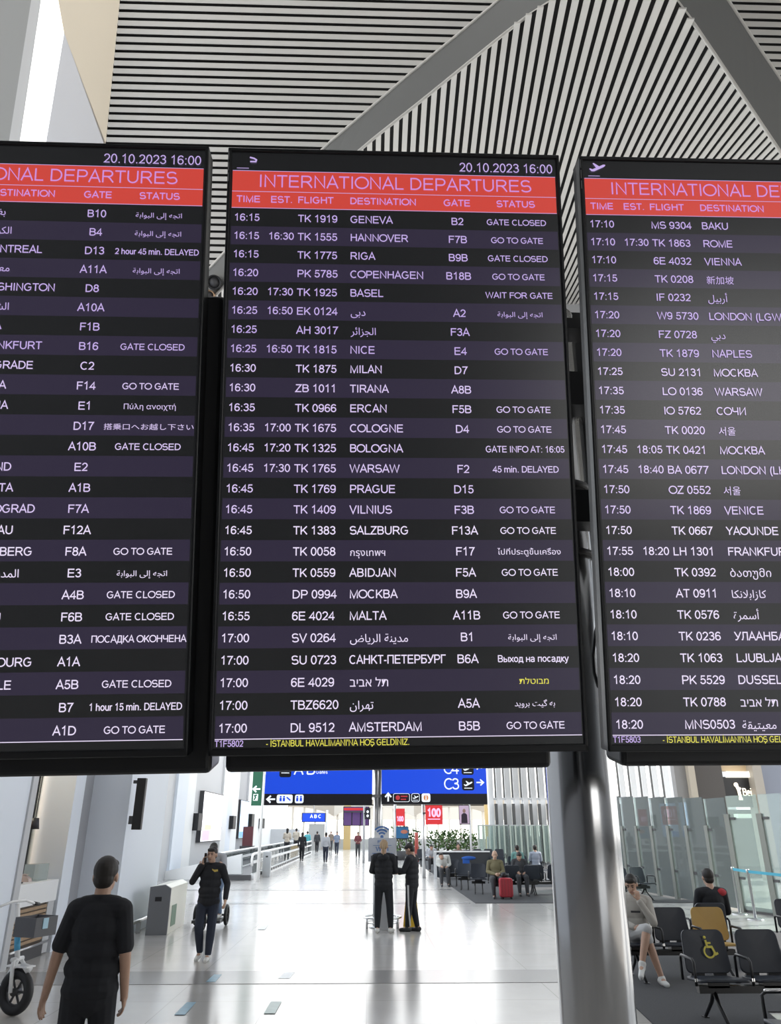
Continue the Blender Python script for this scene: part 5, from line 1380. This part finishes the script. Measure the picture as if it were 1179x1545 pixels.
# ------------------------------------------------------------------ glass barriers
M_gl = glass('green_glass', (.84,.93,.90), body=.26)
M_gl2 = glass('clear_glass', (.88,.94,.95), body=.26)
M_fin = mat('glass_fin_post', (.20,.21,.19), .4)
def glass_unit(p, q, zt, label, fin_z, k):
    d = (q-p); L = d.length; ang = math.atan2(d.y, d.x)
    r = empty('glass_barrier', (p.x,p.y,0), ang, label, 'glass barrier', 'glass barrier panels by the waiting area')
    b = MB(); b.box((.03,-.008,.06),(L-.03,.008,zt)); b.build('pane', M_gl if k % 2 == 0 else M_gl2, r)
    b = MB(); b.box((-.09,-.05,0),(.09,.05,fin_z)); b.build('post', M_fin, r)
    b = MB(); b.box((.09,-.03,fin_z-.14),(.28,.03,fin_z-.08)); b.box((.09,-.03,.75),(.26,.03,.81)); b.build('clamp', M_dark, r)
    return r
pA, pB = fl(930,1340), fl(1122,1376)
pA.z = pB.z = 0
nU = 7
ords = ('first','second','third','fourth','fifth','sixth','seventh','eighth')
for i in range(nU):
    a = pA.lerp(pB, i/nU); c = pA.lerp(pB, (i+1)/nU)
    glass_unit(a, c, 3.02-.05*i, '%s glass panel with a grey post, counted from the steel pole along the barrier' % ords[i], 2.03, i)
pC = fl(1300,1400); pC.z = 0
for i in range(3):
    a = pB.lerp(pC, i/3); c = pB.lerp(pC, (i+1)/3)
    glass_unit(a, c, 2.75, '%s pale glass panel behind the blue belt barrier' % ords[i], 2.3, i)
kb = MB(); kb.box((0,0,0),((pC-pB).length,.06,.14)); o = struct(kb.build('baseboard_glass', M_dark)); o.location = (pB.x,pB.y+.05,0); o.rotation_euler = (0,0,math.atan2((pC-pB).y,(pC-pB).x))
for i, (px, lab) in enumerate(((722,'farthest'),(745,'next'),(770,'third'),(795,'fourth'),(820,'nearest'))):
    a, c = at(px,1275,50), at(px+24,1275,50-.1)
    r = empty('fin_screen', (a.x,50-i*.02,0), 0, '%s green glass fin screen beyond the seats, counting towards the steel pole' % lab, 'glass barrier', 'green glass fin screens beyond the seats')
    w = c.x-a.x; zt = zat(1246,50)
    b = MB(); b.box((0,0,.1),(w,.02,zt)); b.build('pane', M_gl, r)
    b = MB()
    for k in range(3): b.box((w*k/3,-.12,0),(w*k/3+.09,.02,zt+.05))
    b.build('fin', mat('pale_green_fin', (.45,.52,.46), .4), r)
    b = MB(); b.box((0,-.03,zt),(w,.04,zt+.06)); b.build('top_rail', M_lgrey, r)
# belt barrier posts and blue belts
M_belt = mat('blue_belt', (.05,.34,.48), .6)
posts = []
for px, py, lab in ((1117,1380,'belt barrier post nearest the ochre seat'),(1141,1388,'belt barrier post in the middle of the blue belt'),(1206,1402,'belt barrier post at the far end of the blue belt')):
    p = fl(px, py); r = empty('belt_post', (p.x,p.y,0), 0, lab, 'barrier post', 'belt barrier posts'); posts.append(p)
    b = MB(); b.lathe([(.19,0),(.19,.012),(.15,.03),(.04,.045)], seg=24); b.build('base', M_steel, r)
    b = MB(); b.lathe([(.032,.03),(.032,1.0),(.04,1.0),(.04,1.06),(.001,1.07)], seg=16); b.build('tube', M_steel, r)
for i, (a, c) in enumerate(((posts[0],posts[1]),(posts[1],posts[2]))):
    d = c-a; b = MB(); b.box((.03,-.004,.98),(d.length-.03,.004,1.04)); o = b.build('belt', M_belt); o.location = (a.x,a.y,0); o.rotation_euler = (0,0,math.atan2(d.y,d.x)); tag(o, ('blue belt stretched between the nearer two barrier posts','blue belt running out of frame')[i], 'belt')
# ------------------------------------------------------------------ moving walkway
mw = empty('moving_walkway', (-4.75,34.2,0), 0, 'moving walkway with white handrails running down the hall', 'moving walkway')
Lw = 34
for s, nm in ((0,'a'),(1.5,'b')):
    b = MB(); b.tube([(-s,-.3,.55),(-s,-.42,.75),(-s,-.3,.93),(-s,.1,.98),(-s,Lw,.98)], .05, 10); b.build('handrail', M_white, mw)
    b = MB(); b.box((-s-.05,0,.62),(-s+.05,Lw,.72)); b.box((-s-.07,0,.0),(-s+.07,Lw,.24)); b.build('skirt', M_white, mw)
    b = MB(); b.box((-s-.01,0,.24),(-s+.01,Lw,.95)); b.build('balustrade_glass', glass('clear_glass2', (.86,.9,.9), body=.25), mw)
b = MB(); b.box((-1.45,-.2,.0),(-.05,Lw,.2)); b.build('tread', M_dark, mw)
b = MB()
for k in range(34): b.box((.08,1+k*.95,.10),(.10,1.5+k*.95,.2))
b.build('grille', M_dark, mw)
q = at(402,1320,36.5); b = MB(); b.box((-.17,-.17,0),(.17,.17,1.0)); b.box((-.05,-.178,.78),(.05,-.168,.84),1); o = bevel(b.build('control_post', [M_lgrey, M_black])); o.location = (q.x,36.5,0); tag(o, 'grey control post at the head of the moving walkway', 'post')
q = at(373,1300,40); b = MB(); b.box((-.4,0,0),(.4,.4,.35),0); b.box((-.4,0,.35),(.4,.4,.75),1); b.box((-.4,0,.75),(.4,.4,1.05),0); b.box((-.28,.05,1.05),(.28,.3,2.05),2); o = b.build('service_stand', [M_dark, M_lgrey, mat('maroon_panel', (.13,.035,.045), .5)]); o.location = (at(371,1300,46).x,46,0); tag(o, 'dark stand with a maroon panel at the end of the leaf wall', 'stand')
# ------------------------------------------------------------------ wall screens and wall speakers on the left
M_ad = mat('ad_screen_glow', (.8,.8,.85), .3, emit=(.95,.95,1.0), es=1.1)
def wall_panel(name, label, cat, xa, xb, y0, y1, m, X=XR, d=.1, art=None, fm=M_dark):
    ya, yb = atX(xa,1250,X).y, atX(xb,1250,X).y
    z0, z1 = atX((xa+xb)/2,y1,X).z, atX((xa+xb)/2,y0,X).z
    r = empty(name, (X+.002,ya,0), 0, label, cat)
    b = MB(); b.box((-.14,0,z0),(d,yb-ya,z1)); b.build('casing', fm, r)
    b = MB(); b.box((d-.002,.06,z0+.05),(d+.006,yb-ya-.06,z1-.05)); b.build('face', m, r)
    if art:
        for fy, fz, wy, hz, mm in art:
            b = MB(); L = yb-ya; H_ = z1-z0; b.box((d+.002,L*fy,z0+H_*fz),(d+.012,L*(fy+wy),z0+H_*(fz+hz))); b.build('picture', mm, r)
    return r
wall_panel('advert_screen', 'bright white advert screen with violet and yellow shapes on the leaf wall', 'screen', 300.5,331,1195,1270,M_ad, art=[(.05,.03,.35,.2,mat('ad_violet', (.5,.4,.8), .4, emit=(.55,.45,.9), es=.8)),(.15,.24,.3,.1,mat('ad_yellow', (.8,.6,.3), .4, emit=(.9,.7,.4), es=.8))])
wall_panel('advert_screen', 'pale blue advert screen further along the leaf wall', 'screen', 358.5,371.5,1207,1265,mat('ad_blue', (.45,.62,.85), .3, emit=(.5,.72,1.0), es=.85), art=[(.05,.03,.6,.15,mat('ad_blue_deep', (.1,.3,.8), .4, emit=(.15,.4,.9), es=.7))])
for xa, xb, y0, y1, lab in ((290.5,297,1227,1253,'black wall speaker just before the white advert screen'),(345,349.5,1231,1251,'black wall speaker between the two advert screens'),(374,378,1228,1250,'grey wall screen past the blue advert screen'),(392,394.5,1235,1250,'farthest small black wall speaker')):
    X = XR + .12
    r = wall_panel('wall_speaker', lab, 'speaker', xa, xb, y0, y1, M_black, X=XR, d=.24, fm=M_black)
r = empty('wall_speaker', (-4.85,15.55,0), 0, 'large black wall speaker on the corner of the white wall, nearest the camera', 'speaker')
spz0, spz1 = at(200,1252,15.6).z, at(200,1172.5,15.6).z
b = MB(); x0, x1 = at(196,1215,15.6).x+4.85, at(210,1215,15.6).x+4.85; b.box((x0,.32,spz0),(x1,.44,spz1)); bevel(b.build('cabinet', M_black, r), .01)
b = MB(); b.box((x0-.08,.36,spz0+.1),(x0,.44,spz0+.25)); b.box((x0-.08,.36,spz1-.1),(x0,.44,spz1-.04)); b.build('bracket', M_dark, r)
# ------------------------------------------------------------------ litter bin and floor rail
q = fl(236,1412); bi = empty('litter_bin', (-4.20,17.0,0), rad(2), 'tall grey metal litter bin with a sloping top against the white wall', 'bin')
M_bin = mat('bin_grey', (.20,.205,.22), .35, .3); M_binlit = mat('bin_lit_side', (.66,.66,.56), .3)  # yellowish light on the bin's side is put into the second colour
b = MB(); b.prism([(-.20,0,0),(.22,0,0),(.22,0,.83),(.10,0,.90),(-.20,0,.86)], (0,.04,0)); b.build('front_panel', M_bin, bi)
b = MB(); b.prism([(-.20,.04,0),(.215,.04,0),(.215,.04,.84),(.10,.04,.90),(-.20,.04,.86)], (0,1.75,0)); b.build('body', M_binlit, bi)
b = MB(); b.box((-.08,-.006,.60),(.05,.002,.68)); b.build('slot', M_black, bi)
b = MB(); b.box((.215,.3,.12),(.222,.75,.5)); b.build('side_decal', mat('decal_green', (.20,.30,.22), .5), bi)
fr = empty('bumper_rail', (-4.66,16.1,0), 0, 'low steel bumper rail along the foot of the white wall', 'rail')
b = MB(); b.cyl((0,0,.22),(0,2.6,.22),.035,.035,10); b.build('bar', M_steel, fr)
for y in (.1,1.3,2.5):
    b = MB(); b.box((-.04,y-.03,0),(.04,y+.03,.2)); b.build('foot', M_lgrey, fr)
# ------------------------------------------------------------------ shop counter, lamp and what stands on it
XC = -5.50
ct = empty('shop_counter', (XC,13.15,0), 0, 'white fronted shop counter with horizontal timber slats below', 'counter')
Lc = 1.62
zc1, zc0 = atX(48,1333,XC+.06).z, atX(48,1366,XC+.06).z
b = MB(); b.box((-.55,0,zc0),(.06,Lc,zc1)); b.build('white_top', M_wallw, ct)
b = MB(); b.box((-.5,.02,.16),(0,Lc,zc0)); b.build('carcass', mat('counter_dark_brown', (.10,.075,.055), .6), ct)  # dark brown body behind the slats
M_wood = mat('timber_slat', (.40,.27,.165), .5, noise=.18, nscale=9)
hgt = (zc0-.26)/8
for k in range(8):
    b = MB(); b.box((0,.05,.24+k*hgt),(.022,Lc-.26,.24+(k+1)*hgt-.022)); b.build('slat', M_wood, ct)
b = MB(); b.box((0,Lc-.25,.02),(.03,Lc+.02,zc0)); b.build('end_panel', M_lgrey, ct)
b = MB(); b.box((-.45,.05,0),(.05,Lc-.25,.17)); b.build('plinth', M_dark, ct)
b = MB(); b.cyl((.09,.0,.20),(.09,Lc-.1,.20),.02,.02,8); b.build('foot_rail', M_steel, ct)
q = atX(53,1240,-5.72)
pl = empty('pendant_lamp', (q.x,q.y,0), 0, 'black cone pendant lamp hanging over the shop counter', 'lamp')
z0, z1 = atX(50,1251,-5.72).z, atX(52,1234,-5.72).z
b = MB(); b.lathe([(.001,z1),(.055,z1),(.085,z0),(.078,z0),(.05,z1-.02),(.001,z1-.02)], seg=24); b.build('lamp_shade', mat('lamp_black', (.03,.028,.035), .4), pl)
b = MB(); b.cyl((0,0,z1),(0,0,3.9),.008,.008,6); b.build('cord', M_black, pl)
def on_counter(y): return (XC-.2, 13.15+y, zc1)
b = MB(); b.box((-.10,-.16,0),(.10,.16,.02)); b.box((-.02,-.15,.02),(.0,.15,.30)); o = b.build('till_screen', M_black); o.location = on_counter(.35); tag(o, 'black till screen on the white counter', 'till')
b = MB(); b.prism([(-.07,-.06,.0),(.07,-.06,.0),(.06,-.06,.05),(-.06,-.06,.12)], (0,.14,0)); b.box((-.055,-.045,.11),(.02,.065,.115)); o = b.build('card_reader', mat('reader_pink_grey', (.55,.45,.42), .5)); o.location = on_counter(.85); tag(o, 'pale card reader tilted on the white counter', 'card reader')
b = MB(); b.ell((0,0,.05),(.09,.16,.05)); o = b.build('paper_bag', mat('kraft', (.62,.42,.26), .8)); o.location = (XC-.15,13.32,zc1); tag(o, 'folded brown paper bag at the near end of the white counter', 'bag')
b = MB(); b.box((-.12,-.22,0),(.12,.22,.26)); o = b.build('display_box', M_gl2); o.location = on_counter(1.22); tag(o, 'clear display box at the end of the white counter', 'box')
gp = MB(); gp.box((-.006,0,zc1),(.006,Lc,3.6)); o = gp.build('shop_screen', glass('shop_glass', (.93,.95,.94), body=.03)); o.location = (XC-.5,13.15,0); tag(o, 'glass screen above the back of the shop counter', 'glass')
def sticker(name, label, px, py, wy, hz, m, rnd=False):
    p = atX(px,py,XC-.48); b = MB()
    if rnd: b.ell((0,0,0),(.004,wy,hz),None,20,10)
    else: b.box((-.003,-wy,-hz),(.003,wy,hz))
    o = b.build(name, m); o.location = p; tag(o, label, 'sticker'); return o
sticker('round_sticker', 'round white sticker on the shop glass', 60.5,1272,.15,.115,M_wallw,True)
p = atX(60.5,1272,XC-.47); b = MB(); b.box((0,-.05,-.06),(.004,.05,.05)); o = b.build('sticker_emblem', mat('violet_print', (.18,.15,.35), .5)); o.location = p; tag(o, 'violet emblem in the middle of the round white sticker', 'sticker')
sticker('teal_sticker', 'teal rectangular sticker on the shop glass', 67.5,1290,.07,.085,mat('teal_print', (.12,.45,.48), .5))
ld = D.lights.new('shop_downlight', 'AREA'); ld.energy = 70; ld.size = 1.2; ld.color = (1,.90,.74)
lo = D.objects.new('shop_downlight', ld); COL.objects.link(lo); lo.location = (-7.2,13.9,3.85)
# ------------------------------------------------------------------ stickers on the floor
def floor_sticker(pts, m, label):
    P = [fl(*p) for p in pts]; c = sum(P, Vector())/4; c.z = 0
    b = MB(); b.prism([(p.x-c.x,p.y-c.y,.0052) for p in P], (0,0,.002)); o = b.build('floor_sticker', m); o.location = c
    return tag(o, label, 'sticker', 'stickers on the pale floor')
MB_ = mat('sticker_blue', (.12,.28,.38), .35, noise=.5, nscale=9); MG_ = mat('sticker_green', (.36,.47,.42), .35, noise=.3, nscale=9); MP_ = mat('sticker_pale', (.66,.70,.72), .35)
floor_sticker([(263,1532),(282,1513),(296,1513),(279,1532)], MB_, 'blue floor sticker nearest the camera')
floor_sticker([(398,1530),(409,1512),(425,1512),(415,1530)], MG_, 'green floor sticker nearest the camera')
floor_sticker([(311,1482),(323,1471),(335,1471),(325,1482)], MB_, 'blue floor sticker on the grey band')
floor_sticker([(420,1477),(430,1468),(445,1468),(437,1477)], MP_, 'pale floor sticker on the grey band')
floor_sticker([(389,1403),(396,1396),(405,1396),(400,1403)], MP_, 'pale floor sticker ahead of the phone caller')
# ------------------------------------------------------------------ parked scooter at the left edge
sxx, syy = fl(18,1533).x, fl(18,1533).y
ps = empty('parked_scooter', (sxx,syy,0), 0, 'white scooter with fat black front wheel and wire basket, cut off by the frame', 'scooter')
ps.rotation_euler = (0,0,rad(68))
rw_ = .235
def swheel(y):
    q = MB(); R_ = rw_-.055
    q.tube([(0, y+R_*math.cos(2*PI*k/36), rw_+R_*math.sin(2*PI*k/36)) for k in range(36)], .055, 12, 0, closed=True)
    t = q.build('tyre', M_black, ps)
    q = MB(); q.cyl((-.05,y,rw_),(.05,y,rw_),.04,.04,14)
    for k in range(6):
        a = 2*PI*k/6; q.tube([(0,y,rw_),(0,y+(R_-.03)*math.cos(a),rw_+(R_-.03)*math.sin(a))], .014, 6)
    q.tube([(0, y+(R_-.045)*math.cos(2*PI*k/28), rw_+(R_-.045)*math.sin(2*PI*k/28)) for k in range(28)], .016, 6, 0, closed=True)
    q.build('hub', M_dark, t)
swheel(0); swheel(1.15)
b = MB(); b.tube([(.085,0,rw_),(.085,.03,rw_+.26),(.05,.06,rw_+.32)], .022, 10); b.tube([(-.085,0,rw_),(-.085,.03,rw_+.26),(-.05,.06,rw_+.32)], .022, 10); b.cyl((-.085,.06,rw_+.32),(.085,.06,rw_+.32),.025,.025,10); b.build('fork', M_white, ps)
b = MB(); b.tube([(0,.06,rw_+.32),(0,.16,.95),(0,.20,1.12)], .030, 12); b.build('stem', M_white, ps)
b = MB(); b.tube([(0,.085,.64),(0,.115,.78)], .034, 12); b.build('stem_label', mat('label_blue', (.10,.42,.68), .5), ps)
b = MB(); b.tube([(-.30,.22,1.10),(-.1,.18,1.15),(.1,.18,1.15),(.30,.22,1.10)], .015, 8); b.build('handlebar', M_white, ps)
for s in (-1,1):
    b = MB(); b.cyl((s*.28,.22,1.105),(s*.40,.25,1.085),.02,.02,10); b.build('grip', M_black, ps)
b = MB(); b.tube([(.0,-.02,rw_*2+.04),(0,-.14,rw_*2-.01)], [.02,.05], 8); b.box((-.07,-.16,rw_*2+.01),(.07,.16,rw_*2+.025)); b.build('mudguard', M_white, ps)
b = MB()
for x in (-.17,.17): b.box((x-.004,-.28,.80),(x+.004,.02,1.0))
for y in (-.28,.02): b.box((-.17,y-.004,.80),(.17,y+.004,1.0))
b.box((-.17,-.28,.80),(.17,.02,.806)); bk_ = b.build('basket', mat('basket_mesh', (.11,.11,.12), .6), ps)
b = MB(); b.box((-.06,-.292,.88),(.02,-.283,.99)); b.build('basket_tag', mat('tag_blue', (.40,.60,.72), .5), bk_)
b = MB(); b.box((-.12,.22,.20),(.12,1.0,.27)); b.tube([(0,.06,rw_+.32),(0,.2,.27)],.03,8); b.build('deck', M_white, ps)
b = MB(); b.cyl((0,.95,.27),(0,.92,.75),.025,.025,8); b.box((-.12,.80,.75),(.12,1.06,.82)); b.build('saddle', M_black, ps)
# ------------------------------------------------------------------ lamps on the groin beam seen between the screens
for i, (px, py, mm, rr2, lab) in enumerate(((323,426,M_black,.16,'round black spot lamp set in the grey beam between the screens'),(316,446,mat('brass_lamp', (.5,.33,.2), .3, .8),.12,'small warm spot lamp lower on the grey beam between the screens'))):
    P = onL(px,py); d = (CAM-P).normalized(); P = CAM + (P-CAM)*.915
    r = empty('spot_lamp', P, 0, lab, 'lamp')
    r.rotation_euler = d.to_track_quat('Z','Y').to_euler()
    b = MB(); b.lathe([(.001,-.3),(rr2,-.3),(rr2,0),(rr2*.8,.0),(rr2*.75,-.05),(.001,-.06)], seg=24); b.build('lamp_body', mm, r)
    b = MB(); b.lathe([(.001,-.05),(rr2*.72,-.05),(rr2*.72,-.03),(.001,-.02)], seg=20); b.build('lens', M_dark, r)
